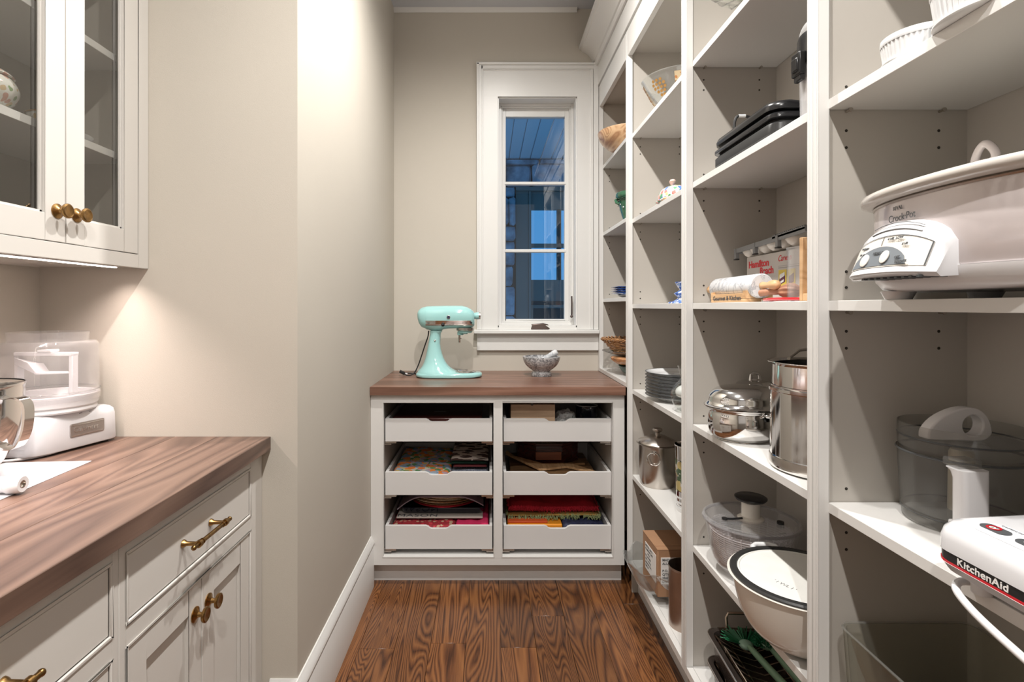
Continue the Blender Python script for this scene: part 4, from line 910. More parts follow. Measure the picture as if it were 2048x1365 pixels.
# pots
ro = thing('roaster', 'polished steel oval roaster with a domed lid on the waist-high shelf', 'roaster', (.713, 1.490, Z2))
q = MB(); q.lathe(smooth_prof([(.0005, 0), (.060, 0), (.066, .002), (.082, .016), (.088, .040), (.086, .066), (.083, .080), (.091, .086), (.093, .090), (.088, .092), (.0005, .092)], 4), seg=64, sx=1.09, sy=.95); q.build('pan', M['steel'], ro, smooth=True, sharp=55)
q = MB(); q.lathe(smooth_prof([(.0005, .0925), (.091, .0925), (.0925, .097), (.088, .104), (.086, .112), (.083, .122), (.070, .138), (.048, .147), (.020, .150), (.0005, .1505)], 4), seg=64, sx=1.09, sy=.95); q.build('lid', M['steel'], ro, smooth=True, sharp=55)
q = MB(); q.tube([(.020, -.078, .078), (.018, -.092, .080), (.028, -.098, .080), (.052, -.092, .080), (.062, -.086, .080), (.060, -.070, .078)], .0045, 10); q.build('side_handle', M['steel'], ro, smooth=True)
q = MB(); q.loops([[(x_+.04, -.0955, z_) for x_, z_ in ((-.016, .078), (.016, .078), (.008, .064), (-.008, .064))], [(x_+.04, -.0845, z_) for x_, z_ in ((-.018, .078), (.018, .078), (.009, .062), (-.009, .062))]]); q.build('handle_grip', M['black'], ro, bevel=.002)
so = thing('saucepot', 'small steel pot with a loop-handled lid behind the roaster', 'pot', (.806, 1.613, Z2))
q = MB(); q.lathe(smooth_prof([(.0005, 0), (.042, 0), (.0445, .003), (.046, .03), (.046, .122), (.052, .126), (.052, .129), (.0005, .129)], 2), seg=48); q.build('pot_body', M['brushed'], so, smooth=True)
q = MB(); q.lathe([(.0535, .1295), (.0535, .133), (.048, .140), (.030, .146), (.0005, .148)], seg=48); q.build('lid', M['steel'], so, smooth=True)
q = MB(); q.tube([(-.014, 0, .144), (-.012, 0, .162), (-.005, 0, .168), (.005, 0, .168), (.012, 0, .162), (.014, 0, .144)], [.006, .005, .0045, .0045, .005, .006], 10); q.lathe([(.018, .146), (.012, .152), (.0005, .153)]); q.build('lid_handle', M['steel'], so, smooth=True)
sp_ = thing('stockpot', 'tall polished steel stockpot with a steamer insert beside the upright', 'stockpot', (.7635, 1.204, Z2))
q = MB(); q.lathe([(.0005, 0), (.108, 0), (.114, .004), (.1150, .010), (.1150, .030), (.1135, .0315), (.1135, .176), (.1175, .1785), (.1175, .185), (.1125, .1875), (.1125, .190), (.0005, .190)], seg=80); q.build('pot_body', M['steel'], sp_, smooth=True)
q = MB(); q.lathe([(.1095, .1905), (.1095, .236), (.115, .241), (.1195, .2425), (.1195, .2445), (.113, .2440), (.1080, .238), (.1080, .196), (.0005, .196), (.0005, .1905)], seg=80, cap0=False, cap1=False); q.build('steamer_insert', M['steel'], sp_, smooth=True)
q = MB(); q.lathe([(.1153, .011), (.1156, .013), (.1156, .027), (.1153, .029)], seg=80, cap0=False, cap1=False); q.build('base_band', M['brushed'], sp_, smooth=True)
q = MB(); q.tube([(.072, .062+.03, .246), (.06, .085, .262), (.03, .1, .266), (0, .105, .262), (-.02, .107, .246)], .004, 8); q.build('bail_handle', M['brushed'], sp_, smooth=True)
# salad spinner
ss = thing('salad_spinner', 'clear salad spinner with a white basket and black pump knob', 'salad spinner', (.7375, 1.499, Z1))
q = MB(); vessel(q, [(.056, 0), (.060, .003), (.078, .010), (.098, .035), (.110, .075), (.117, .120), (.120, .140)], .003, seg=64); q.build('outer_bowl', M['acrylic'], ss, smooth=True)
bkt = MB(); vessel(bkt, [(.050, .016), (.070, .020), (.088, .045), (.099, .080), (.106, .128)], .002, seg=64, n=3); bo = bkt.build('inner_basket', M['frost'], ss, smooth=True)
q = MB()
for k in range(15):
    z = .034+.0062*k; r = .084+.0225*((z-.034)/.094)**.62+.0012
    q.tube([(r*math.cos(2*PI*i/56), r*math.sin(2*PI*i/56), z) for i in range(56)], .0014, 5, closed=True)
for k in range(28):
    a = 2*PI*k/28; q.tube([(r_*math.cos(a), r_*math.sin(a), z_) for r_, z_ in ((.072, .022), (.090, .046), (.100, .080), (.107, .128))], .0016, 5)
q.build('basket_ribs', M['white'], ss, smooth=True, kind='stuff')
q = MB(); q.lathe([(.118, .1405), (.124, .142), (.127, .148), (.1255, .156), (.120, .1585), (.116, .1555), (.100, .1540), (.060, .1535), (.030, .1535), (.030, .1515), (.100, .1520), (.116, .1525), (.117, .143)], seg=72, cap0=False, cap1=False); q.build('lid', M['acrylic'], ss, smooth=True)
q = MB(); q.tube([(.124*math.cos(2*PI*i/72), .124*math.sin(2*PI*i/72), .150) for i in range(72)], .0042, 8, closed=True); q.build('lid_rim', glass('lid_rim', (.62, .60, .62), mixin=.12), ss, smooth=True)
q = MB(); q.lathe([(.001, .150), (.034, .150), (.035, .156), (.029, .160), (.0255, .161), (.0245, .166), (.0245, .200), (.001, .200)], seg=40); q.build('pump_column', M['cream'], ss, smooth=True)
q = MB(); q.m = Matrix.Translation((0, 0, .205)); q.lathe([(.001, -.004), (.024, -.004), (.038, .001), (.0425, .006), (.0425, .009), (.038, .0115), (.001, .0125)], seg=44); q.build('pump_knob', M['black'], ss, smooth=True)
q = MB(); q.tube([(-.030, -.012, .159), (-.060, -.018, .159), (-.078, -.016, .159)], .0032, 8); q.lathe([(.001, 0), (.008, 0), (.008, .004), (.001, .005)], (-.080, -.015, .157), 14); q.build('brake_lever', M['black'], ss, smooth=True)
q = MB(); q.lathe([(.001, 0), (.009, 0), (.009, .007), (.001, .009)], (.062, -.04, .154), 14); q.build('brake_button', M['black'], ss, smooth=True)
# cream enamel pan with black rim
ep = thing('enamel_pot', 'large cream enamel pot with a black rim and flat cream lid', 'pot', (.700, 1.198, Z1))
q = MB(); q.lathe(smooth_prof([(.0005, .0), (.055, .0), (.062, .001), (.085, .008), (.108, .030), (.124, .062), (.134, .100), (.139, .135), (.140, .140), (.0005, .140)], 4), seg=80); q.build('pot_body', M['cream'], ep, smooth=True)
q = MB(); q.lathe([(.1400, .1402), (.1440, .1405), (.1445, .1440), (.1415, .1475), (.1300, .1478), (.1285, .1460), (.128, .1402)], seg=80, cap0=False, cap1=False); q.build('black_rim', M['blackm'], ep, smooth=True)
q = MB(); q.lathe([(.1275, .1405), (.1280, .1445), (.1240, .1452), (.1225, .1435), (.0005, .1435)], seg=80); q.build('lid', M['creamin'], ep, smooth=True)
q = MB(); q.tube([(-.034, .130, .139), (-.032, .150, .142), (-.020, .160, .143), (.012, .160, .143), (.026, .150, .142), (.028, .130, .139)], .0065, 10); q.build('loop_handle', M['porcelain'], ep, smooth=True)
q = MB(); q.tube([(-.004, -.130, .139), (-.004, -.136, .142), (.024, -.137, .142), (.026, -.130, .139)], .0065, 10); q.build('near_handle', M['porcelain'], ep, smooth=True)
text('lettering', "' I WL I '", .014, 'grey', ep, (-.072, -.020, .1437), (0, 0, -PI/3), world=False)
q = MB(); q.lathe([(.001, 0), (.006, 0), (.006, .0008), (.001, .0008)], (.045, -.028, .1436), 12, sx=1, sy=.5); q.build('chip_mark', M['hole'], ep)
# roasting pans with racks, brushes
def pan(label, z, rzz, brushes=False):
    t = thing('roasting_pan', label, 'roasting pan', (.762, 1.385, z), rzz, 'dark roasting pans stacked on the floor shelf')
    W_, L_, H_ = .122, .215, .082
    o_ = [(0.003, .90), (.010, .93), (.070, .975), (.076, .985)]
    rr = [[(x_*s_, y_*(1-(1-s_)*.6), zz) for x_, y_ in rrect(-W_+.008, W_-.008, -L_+.008, L_-.008, .032, 6)] for zz, s_ in ((0, .88), (.004, .92), (.066, .965), (.076, .975))]
    rr += [[(x_, y_, .076) for x_, y_ in rrect(-W_, W_, -L_, L_, .038, 6)], [(x_, y_, .080) for x_, y_ in rrect(-W_, W_, -L_, L_, .038, 6)]]
    rr += [[(x_*s_, y_*(1-(1-s_)*.6), zz) for x_, y_ in rrect(-W_+.012, W_-.012, -L_+.012, L_-.012, .030, 6)] for zz, s_ in ((.079, .985), (.066, .95), (.008, .90))]
    MB().loops(rr).build('pan_body', M['pan'], t, smooth=True, sharp=50)
    q = MB(); q.tube([(x_, y_, .0785) for x_, y_ in rrect(-W_-.0005, W_+.0005, -L_-.0005, L_+.0005, .038, 6)], .0030, 8, closed=True); q.build('rolled_rim', M['brushed'], t, smooth=True)
    q = MB()
    for k in range(13):
        y_ = -.185+.031*k; q.tube([(-.098, y_, .070), (-.055, y_, .040), (0, y_, .022), (.055, y_, .040), (.098, y_, .070)], .0017, 6)
    for x_, z_ in ((-.098, .071), (-.055, .0415), (.055, .0415), (.098, .071)): q.tube([(x_, -.192, z_), (x_, .192, z_)], .0024, 6)
    q.tube([(-.098, -.192, .071), (0, -.192, .022), (.098, -.192, .071)], .0024, 6); q.tube([(-.098, .192, .071), (0, .192, .022), (.098, .192, .071)], .0024, 6)
    q.build('rack', M['wire'], t, smooth=True, kind='stuff')
    q = MB()
    for s_ in (-1, 1): q.tube([(s_*.098, .11, .070), (s_*.100, .115, .084), (s_*.101, .085, .0865), (s_*.101, -.02, .0865), (s_*.100, -.05, .084), (s_*.098, -.045, .070)], .0022, 8)
    q.build('rack_handle', M['wire'], t, smooth=True)
    return t
pan('lower dark roasting pan on the floor shelf with a wire rack', Z0, -.045)
up = pan('upper dark roasting pan holding a wire rack and green brushes', Z0+.084, -.045)
q = MB(); q.tube([(-.055, .213, .079), (-.056, .219, .110), (-.050, .220, .122), (.045, .220, .122), (.055, .219, .110), (.055, .213, .079)], .0042, 10); q.build('bail_handle', M['wire'], up, smooth=True)
for k, (hx0, hy0, ex, ey, lab) in enumerate(((-.028, .128, .030, -.175, 'sage handled dish brush nearest the pan rim, fan bristles up'), (.028, .120, .062, -.16, 'middle sage handled brush with dense dark green bristles'), (.062, .118, .095, -.15, 'sage handled brush on the shelf side of the roasting pan'))):
    b_ = thing('dish_brush', lab, 'brush', (.762+hx0, 1.385+hy0, Z0+.084+.072+.004*k), -.045, 'green brushes lying in the roasting pan')
    dx, dy = ex-hx0, ey-hy0
    q = MB(); q.tube([(0, -.01, .016), (dx*.08, dy*.08, .014), (dx*.3, dy*.3, .010), (dx*.7, dy*.7, .006), (dx, dy, .004)], [.006, .0085, .0095, .0105, .009], 12); q.build('brush_handle', M['sage'], b_, smooth=True)
    q = MB(); q.sphere((0, .006, .010), .020, 18, 10, (1, 1, .55)); q.build('brush_head', M['sage'] if k else mat('pale_green_head', (.30, .48, .38), .3), b_, smooth=True)
    q = MB(); random.seed(30+k)
    for j in range(90):
        a = random.uniform(-.25, PI+.25) if k == 0 else random.uniform(0, 2*PI); r0 = random.uniform(.004, .017); ln = random.uniform(.030, .042) if k == 0 else random.uniform(.018, .026)
        el = random.uniform(.0, .45) if k == 0 else random.uniform(.2, 1.2)
        p = Vector((r0*math.cos(a), .008+r0*math.sin(a), .010)); d = Vector((math.cos(a)*math.cos(el), math.sin(a)*math.cos(el), math.sin(el)))
        q.tube([p, p+d*ln*1.35], [.0011, .0015], 4)
    q.build('bristles', M['bristle'], b_, kind='stuff')

# ------------------------------------------------------------------ nearest shelf unit
def ramekin(label, r, h, loc, nf):
    t = thing('ramekin', label, 'ramekin', loc, 0, 'white fluted ramekins on the top right shelf')
    q = MB(); q.lathe([(r*.93, 0), (r*.97, .0015), (r*.97, .004), (r*.90, .006)], seg=nf*4); q.lathe([(r*.90, .005), (r*.97, h-.010)], seg=nf*4, flute=.018, nfl=nf, cap0=True, cap1=False)
    q.lathe([(r*.985, h-.0105), (r, h-.008), (r, h-.001), (r*.985, h), (r*.955, h), (r*.945, h-.003), (r*.88, .008), (.0005, .007)], seg=nf*4, cap0=False); q.build('ramekin_body', M['porcelain'], t, smooth=True, sharp=60)
    return t
ramekin('smaller white fluted ramekin on the top right shelf', .0505, .043, (.690, .855, Z4), 44)
ramekin('larger white fluted ramekin on the top right shelf', .073, .056, (.690, .720, Z4), 56)
cp = thing('slow_cooker', 'large oval slow cooker with a stoneware rim and white control panel', 'slow cooker', (.728, .735, Z3))
def oval(a, b_, z, n=64, cx=0, cy=0): return [(cx+a*math.copysign(abs(math.cos(2*PI*k/n))**.86, math.cos(2*PI*k/n)), cy+b_*math.copysign(abs(math.sin(2*PI*k/n))**.92, math.sin(2*PI*k/n)), z) for k in range(n)]
q = MB(); q.loops([oval(a, b_, z) for a, b_, z in ((.095, .165, .012), (.112, .186, .016), (.121, .196, .028), (.1225, .198, .043))]); q.build('base_skirt', M['white'], cp, smooth=True, sharp=50)
q = MB(); q.loops([oval(.119, .195, .0435), oval(.1205, .197, .046), oval(.1225, .1995, .140), oval(.1215, .1985, .1455)]); q.build('outer_shell', M['lilacm'], cp, smooth=True, sharp=50)
q = MB(); q.loops([oval(.123, .200, .1455), oval(.1245, .2015, .1475), oval(.123, .200, .1495)]); q.build('metal_band', M['brushed'], cp, smooth=True)
q = MB(); q.loops([oval(.121, .199, .150), oval(.130, .208, .151), oval(.1385, .218, .155), oval(.1400, .2195, .161), oval(.137, .217, .167), oval(.130, .209, .1690), oval(.118, .197, .167)]); q.build('stoneware_rim', M['potrim'], cp, smooth=True, sharp=70)
q = MB(); q.loops([oval(.117, .196, .1675), oval(.116, .194, .170), oval(.090, .160, .180), oval(.05, .09, .186), oval(.01, .02, .188)]); q.build('glass_lid', M['clear'], cp, smooth=True)
q = MB(); q.tube(curve3([(-.006, .056, .184), (-.006, .054, .210), (-.006, .040, .226), (-.006, .024, .210), (-.006, .022, .184)], 6), .0055, 10); q.build('lid_handle', M['lilacm'], cp, smooth=True)
q = MB()
for x_, y_ in ((-.07, .12), (-.07, -.12), (.07, .12), (.07, -.12)): q.lathe([(.024, .013), (.018, 0), (.001, 0)], (x_, y_, 0), 20)
q.build('feet', M['white'], cp, smooth=True, kind='stuff')
# control housing: arched, faces the room and leans out toward its foot
cpn = MB(); ny = 16; rr = []
yA, yB = -.045, .122
for k in range(ny+1):
    t = k/ny; u = 2*t-1; y_ = yA+(yB-yA)*t; zt = .072+.043*math.sqrt(max(0, 1-u*u*.98)); zb_ = .030+.004*(1-u*u)
    edge = .018*(u*u)**2
    xf0, xf1 = -.166+edge, -.140+edge*.5
    rr.append([(-.108, y_, zb_), (xf0+.006, y_, zb_-.002), (xf0, y_, zb_+.004), (xf0+.005, y_, zb_+.012), (xf1, y_, zt-.012), (xf1+.010, y_, zt-.003), (-.112, y_, zt)])
cpn.loops(rr).build('control_housing', M['whitegl'], cp, smooth=True, sharp=50)
# printed control face on the sloping front
def cpt(u, v, off=.0012):
    y_ = (yA+yB)/2-u*(yB-yA)/2; uu = u; zt = .072+.043*math.sqrt(max(0, 1-uu*uu*.98)); zb_ = .030+.004*(1-uu*uu); edge = .018*(uu*uu)**2
    x0, z0 = -.166+edge+.005, zb_+.012; x1, z1 = -.140+edge*.5, zt-.012
    return (x0+(x1-x0)*v-off, y_, z0+(z1-z0)*v+off*.3)
q = MB(); n = 18; V = [cpt(-.86+1.72*k/n, v, .0008) for k in range(n+1) for v in (.0, .80)]; q.add(V, [(2*k, 2*k+2, 2*k+3, 2*k+1) for k in range(n)]); q.build('face_label', M['cream'], cp, smooth=True)
q = MB(); V = []
for k in range(n+1):
    u = -.80+1.36*k/n; s_ = (u+.12)/.68; V += [cpt(u, .03, .0014), cpt(u, .03+.50*math.sqrt(max(0, 1-s_*s_)), .0014)]
q.add(V, [(2*k, 2*k+2, 2*k+3, 2*k+1) for k in range(n)]); q.build('dial_arc', mat('dial_grey', (.16, .18, .20), .4), cp, smooth=True)
q = MB()
for (u0, v0, u1, v1) in ((-.86, .78, .86, .80), (.84, .0, .86, .8), (-.12, .56, -.105, .80)):
    a_, b2 = 8, []
    V = [cpt(u0+(u1-u0)*k/12, v, .0016) for k in range(13) for v in (v0, v1)]; q.add(V, [(2*k, 2*k+2, 2*k+3, 2*k+1) for k in range(12)])
q.build('face_outline', M['dgrey'], cp)
for (u, v) in ((-.40, .22), (.08, .24)):
    c_ = Vector(cpt(u, v, .002)); q = MB(Matrix.Translation(c_)@Matrix.Rotation(math.radians(-68), 4, 'Y')); q.lathe([(.0082, 0), (.0082, .0012), (.007, .0018), (.0005, .0018)], seg=24, sx=1.2); q.build('button', M['cream'], cp, smooth=True)
rotp = (math.radians(68), 0, -PI/2)
for u, v, s_, body in ((-.22, .34, .0052, 'HIGH LOW'), (-.62, .60, .0050, 'WARM'), (.02, .66, .0058, '4 HR  LOW'), (.38, .52, .0050, '8 HR'), (.32, .18, .0052, 'OFF'), (.36, .06, .0052, 'WARMER'), (-.62, .42, .0045, '10 HR')):
    text('lettering', body, s_, 'dgrey', cp, cpt(u, v, .0030), rotp, world=False, bold=.0002)
for vv, o_ in ((.96, .0), (1.13, 0)):
    q = MB(); q.tube([tuple(Vector(cpt(-.48+1.1*k/10, vv, .0006))+Vector((.0, 0, .0))) for k in range(11)], .0008, 5); q.build('groove', M['grey'], cp)
q = MB()
for k in range(9): q.box(-.158, -.120, -.030+.013*k, -.025+.013*k, .0284, .0312)
q.build('vent_slots', M['dgrey'], cp, kind='stuff')
# brand print on the shell
def shellx(y_): return -.1222*abs(math.sqrt(max(0, 1-abs(y_/.199)**2.1)))**.90
for body, y0, z0, s_, sp_c in (('RIVAL', .066, .1325, .0085, 1), ('Crock·Pot', .078, .116, .0150, 1)):
    cy = y0
    ang = math.atan2(shellx(y0-.05)-shellx(y0), .05)
    text('lettering', body, s_, 'dgrey', cp, (shellx(y0)-.0032, y0, z0), (PI/2, 0, -PI/2+ang*-1 if False else -PI/2-math.atan((shellx(y0-.045)-shellx(y0))/.045)*-1), world=False)
# food processor bowl
fb = thing('processor_bowl', 'smoky clear food processor bowl with a white handle and lid grip', 'bowl', (.8075, .909, Z2))
q = MB(); q.lathe([(.0005, 0), (.078, 0), (.0815, .003), (.0825, .018), (.0835, .0185), (.0865, .080), (.0885, .118), (.0905, .120), (.0905, .122), (.0865, .122), (.0845, .080), (.0805, .022), (.0005, .022)], seg=72, cap0=False, cap1=False); q.build('bowl_body', M['smoke'], fb, smooth=True)
q = MB(); q.lathe([(.0831, .0178), (.0840, .0186), (.0831, .0195)], seg=72, cap0=False, cap1=False); q.lathe([(.0890, .1185), (.0912, .1205), (.0895, .1225)], seg=72, cap0=False, cap1=False); q.build('edge_line', M['dgrey'], fb, smooth=True)
q = MB(); q.lathe([(.0845, .1225), (.0880, .130), (.0885, .146), (.0880, .168), (.0865, .168), (.0865, .146), (.0005, .141), (.0005, .139), (.0860, .1435), (.0855, .130), (.083, .1225)], seg=72, cap0=False, cap1=False); q.build('lid_ring', M['smoke'], fb, smooth=True)
q = MB(); q.lathe([(.0883, .1455), (.0893, .1465), (.0883, .148)], seg=72, cap0=False, cap1=False); q.build('lid_line', M['dgrey'], fb, smooth=True)
q = MB(); q.lathe([(.0005, .022), (.019, .022), (.0175, .120), (.015, .126), (.0005, .126)], seg=28); q.build('hub', mat('hub_beige', (.50, .45, .36), .4), fb, smooth=True)
# handle on the camera side
q = MB(); q.loops([[(x_, y_, z_) for x_, y_ in rrect(-.103, -.058, -.118, -.094+dy_, .010, 4)] for z_, dy_ in ((.020, 0), (.110, 0), (.119, .004), (.123, .012))]); q.build('handle', M['white'], fb, smooth=True, sharp=50)
q = MB(); q.box(-.098, -.062, -.106, -.076, .1235, .136); q.build('handle_bracket', M['smoke'], fb, bevel=.002)
q = MB(); q.box(-.085, -.064, -.0965, -.070, .020, .036); q.build('handle_foot', M['white'], fb, bevel=.003)
# teardrop lid grip with a finger hole
tdp = smooth_prof([(-.060, .0), (-.058, .014), (-.040, .032), (-.012, .045), (.014, .050), (.036, .047), (.052, .034), (.060, .014), (.058, .002), (.040, -.006), (.0, -.004), (-.040, -.002), (-.060, .0)], 3)[:-1]
def plate_hole(pts, hc, hr, y0, y1, name, m_, parent, mtx):
    bm = bmesh.new(); n = len(pts); ho = [(hc[0]+hr[0]*math.cos(math.atan2(p[1]-hc[1], p[0]-hc[0])), hc[1]+hr[1]*math.sin(math.atan2(p[1]-hc[1], p[0]-hc[0]))) for p in pts]
    q = MB(mtx); V = [(x_, y0, z_) for x_, z_ in pts]+[(x_, y1, z_) for x_, z_ in pts]+[(x_, y0, z_) for x_, z_ in ho]+[(x_, y1, z_) for x_, z_ in ho]; F = []
    for i in range(n):
        j = (i+1) % n; F += [(i, j, n+j, n+i), (2*n+j, 2*n+i, 3*n+i, 3*n+j), (j, i, 2*n+i, 2*n+j), (n+i, n+j, 3*n+j, 3*n+i)]
    bm.free(); return q.add(V, F).build(name, m_, parent, bevel=.0025)
plate_hole(tdp, (.024, .020), (.0195, .0175), -.010, .010, 'lid_grip', M['white'], fb, Matrix.Translation((-.022, -.012, .150))@Matrix.Rotation(.12, 4, 'Z'))
# white food processor base, partly out of frame
kb = thing('food_processor_base', 'white food processor base with printed buttons overhanging the right shelf', 'food processor', (.72, .575, Z2))
q = MB(); x0, x1, y0, y1 = -.122, .115, -.155, .150
rr = [[(x_, y_, z+( .012*(x_+.122)/.237 if z > .07 else 0)) for x_, y_ in rrect(x0+i_, x1-i_, y0+i_, y1-i_, .030, 6)] for z, i_ in ((.018, .016), (.024, .006), (.034, .001), (.0345, .0))]
q.loops(rr).build('lower_body', M['white'], kb, smooth=True, sharp=50)
q = MB(); rr = [[(x_, y_, z+(.012*(x_+.122)/.237 if z > .07 else 0)) for x_, y_ in rrect(x0+i_, x1-i_, y0+i_, y1-i_, .030, 6)] for z, i_ in ((.050, .0), (.066, .0005), (.076, .003), (.083, .009), (.086, .018))]
q.loops(rr).build('upper_body', M['whitegl'], kb, smooth=True, sharp=60)
q = MB(); q.loops([[(x_, y_, z) for x_, y_ in rrect(x0+.0012, x1-.0012, y0+.0012, y1-.0012, .030, 6)] for z in (.0375, .050)]); q.build('brand_band', M['black'], kb, smooth=True)
q = MB(); q.loops([[(x_, y_, z) for x_, y_ in rrect(x0+.0006, x1-.0006, y0+.0006, y1-.0006, .030, 6)] for z in (.0346, .0375)]); q.build('red_line', M['red'], kb, smooth=True)
text('lettering', 'KitchenAid', .0125, 'paper', kb, (x0+.0008, .106, .0392), FX, world=False, bold=.00025, sx=1.15, sp=1.05)
tsl = math.atan(.012/.237)
def topz(x_): return .0862+.012*(x_+.122)/.237
def pill(xc, yc, a, b_, m_, nm, h=.0010, n=8):
    pts = rrect(-b_, b_, -a, a, min(a, b_)*.92, n); q = MB(); q.loops([[(xc+x_, yc+y_, topz(xc+x_)+z) for x_, y_ in pts] for z in (.0, h)]); return q.build(nm, M[m_] if isinstance(m_, str) else m_, kb, smooth=True)
pill(-.082, -.01, .125, .021, mat('button_field', (.70, .71, .74), .25), 'button_field', .0006, 6)
pill(-.083, .094, .0175, .0085, 'dgrey', 'button', .0018); pill(-.083, .052, .0135, .0085, 'dgrey', 'button', .0018); pill(-.083, .012, .0135, .0085, 'dgrey', 'button', .0018)
q = MB(); q.lathe([(.0056, 0), (.0056, .0008), (.0078, .0008), (.0078, 0)], (-.083, .096, topz(-.083)+.0019), 24, cap0=False, cap1=False); q.build('red_ring', M['red'], kb, smooth=True)
for body, yy in (('Off', .101), ('On', .057), ('Pulse', .020)): text('lettering', body, .0085, 'paper', kb, (-.0865, yy, topz(-.083)+.0022), (0, -tsl*0, -PI/2), world=False, bold=.0002)
text('lettering', 'CAUTION: DO NOT OPEN UNTIL BLADES STOP', .0042, 'dgrey', kb, (-.0665, .104, topz(-.066)+.0008), (0, 0, -PI/2), world=False)
q = MB(); q.lathe([(.001, .090), (.036, .090), (.036, .100), (.0185, .102), (.0180, .150), (.016, .155), (.001, .156)], (.0, .055, 0), 36); q.build('drive_post', M['white'], kb, smooth=True)
q = MB(); q.lathe([(.0182, .122), (.0192, .124), (.0192, .130), (.0182, .132)], (.0, .055, 0), 36, cap0=False, cap1=False); q.build('post_ring', M['paper'], kb, smooth=True)
q = MB()
for x_, y_ in ((-.085, .11), (-.085, -.11), (.085, .11), (.085, -.11)): q.lathe([(.012, .018), (.011, 0), (.001, 0)], (x_, y_, 0), 16)
q.build('feet', M['white'], kb, smooth=True, kind='stuff')
q = MB(); q.tube(curve3([(-.04, .10, .006), (-.085, .128, .006), (-.112, .118, .004), (-.122, .085, -.006), (-.126, .03, -.018), (-.127, -.04, -.030), (-.118, -.11, -.034), (-.10, -.16, -.03)], 6), .0048, 10); q.build('cord', M['white'], kb, smooth=True)
# bottom right: clear bin with round glass lids inside
bn = thing('clear_bin', 'large smoky clear plastic bin on the lowest visible right shelf', 'bin', (.767, .745, Z1))
q = MB(); o_ = lambda s_, z: [(x_*s_, y_*s_, z) for x_, y_ in rrect(-.124, .124, -.240, .240, .024, 6)]
q.loops([o_(.93, 0), o_(.95, .003), o_(.995, .160), o_(1.0, .1655), o_(.978, .1655), o_(.972, .160), o_(.925, .005)], True, True).build('bin_body', M['smoke2'], bn, smooth=True, sharp=50)
q = MB(); q.tube([(x_, y_, .1655) for x_, y_ in rrect(-.1235, .1235, -.2395, .2395, .024, 6)], .0022, 6, closed=True); q.build('bin_rim', M['smoke'], bn, smooth=True)
for k, (yy, rr_, tilt) in enumerate(((.06, .105, .35), (-.02, .098, .30))):
    l_ = thing('pot_cover', ['larger round glass lid lying tilted inside the clear bin', 'smaller round glass lid in front inside the clear bin'][k], 'lid', (.772, .745+yy, Z1+.055+.012*k), 0, 'glass lids inside the clear bin')
    q = MB(Matrix.Rotation(tilt*.7, 4, 'X')); vessel(q, [(.010, .022), (rr_*.5, .018), (rr_*.9, .006), (rr_, 0)], .003, seg=56); q.build('lid_body', M['clear'], l_, smooth=True)
    q = MB(Matrix.Rotation(tilt*.7, 4, 'X')); q.tube([(rr_*math.cos(2*PI*i/56), rr_*math.sin(2*PI*i/56), 0) for i in range(56)], .003, 6, closed=True); q.lathe([(.012, .024), (.010, .034), (.014, .042), (.001, .044)]); q.build('lid_rim', M['brushed'], l_, smooth=True)

# ================================================================== LEFT COUNTER
LT = .912
im = thing('ice_cream_maker', 'white ice cream maker with a clear lid in the corner of the left counter', 'appliance', (-1.137, 1.375, LT))
bp = [(-.118, -.112), (.036, -.116), (.052, -.108), (.068, -.082), (.108, .070), (.110, .090), (.096, .104), (-.118, .106)]
def ins(pts, d, cx=-.005, cy=0): return [(cx+(x_-cx)*(1-d), cy+(y_-cy)*(1-d)) for x_, y_ in pts]
q = MB(); q.loops([[(x_, y_, z) for x_, y_ in ins(bp, d)] for z, d in ((.006, .02), (.010, 0), (.078, .015), (.090, .04), (.097, .10), (.100, .18))]); q.build('base', M['whitegl'], im, bevel=.004, seg=3)
q = MB()
for x_, y_ in ((-.09, -.09), (.03, -.09), (.085, .075), (-.09, .08)): q.lathe([(.012, .006), (.012, 0), (.001, 0)], (x_, y_, 0), 16)
q.build('feet', M['rubber'], im, kind='stuff')
q = MB(); q.lathe([(.0005, .100), (.100, .100), (.102, .104), (.100, .112), (.104, .116), (.107, .142), (.104, .1435), (.098, .142), (.094, .125), (.0005, .122)], (0, 0, 0), 64); q.build('freezer_bowl', M['white'], im, smooth=True)
q = MB(); q.lathe([(.1085, .128), (.1085, .150), (.1060, .152), (.1055, .268), (.100, .277), (.085, .279), (.084, .290), (.086, .302), (.0835, .302), (.0815, .290), (.0825, .2775), (.0985, .2745), (.1035, .266), (.104, .152), (.1065, .148), (.1065, .128)], (0, 0, 0), 64, cap0=False, cap1=False); q.build('clear_lid', M['acrylic'], im, smooth=True)
q = MB(); q.tube([(.1075*math.cos(2*PI*k/56), .1075*math.sin(2*PI*k/56), .151) for k in range(56)], .0016, 6, closed=True); q.build('lid_seam', M['smoke'], im, smooth=True)
q = MB(); q.box(-.082, -.072, -.010, .010, .140, .240).box(.058, .068, -.010, .010, .140, .244).box(-.082, .068, -.012, .012, .240, .249).box(-.02, .016, -.014, .014, .249, .256)
q.loops([[(-.080, -.012, .236), (-.080, .012, .228), (-.080, .012, .214), (-.080, -.012, .218)], [(-.030, -.030, .226), (-.022, .010, .220), (-.022, .010, .208), (-.030, -.030, .204)], [(-.008, -.030, .200), (-.004, .006, .200), (-.004, .006, .194), (-.008, -.030, .194)], [(.060, -.006, .200), (.060, .006, .200), (.060, .006, .194), (.060, -.006, .194)]])
q.build('paddle', M['white'], im, bevel=.0015)
ang = math.atan2(.152, .040)
c_ = Vector((.0905, .010, .052)); rot = Matrix.Translation(c_)@Matrix.Rotation(ang, 4, 'Z')
q = MB(rot); q.loops([[(x_, y_, z_) for x_, z_ in rrect(-.045, .045, -.017, .017, .004, 3)] for y_ in (.001, -.0035)]); q.build('badge', M['plate'], im, bevel=.001)
q = MB(rot); 
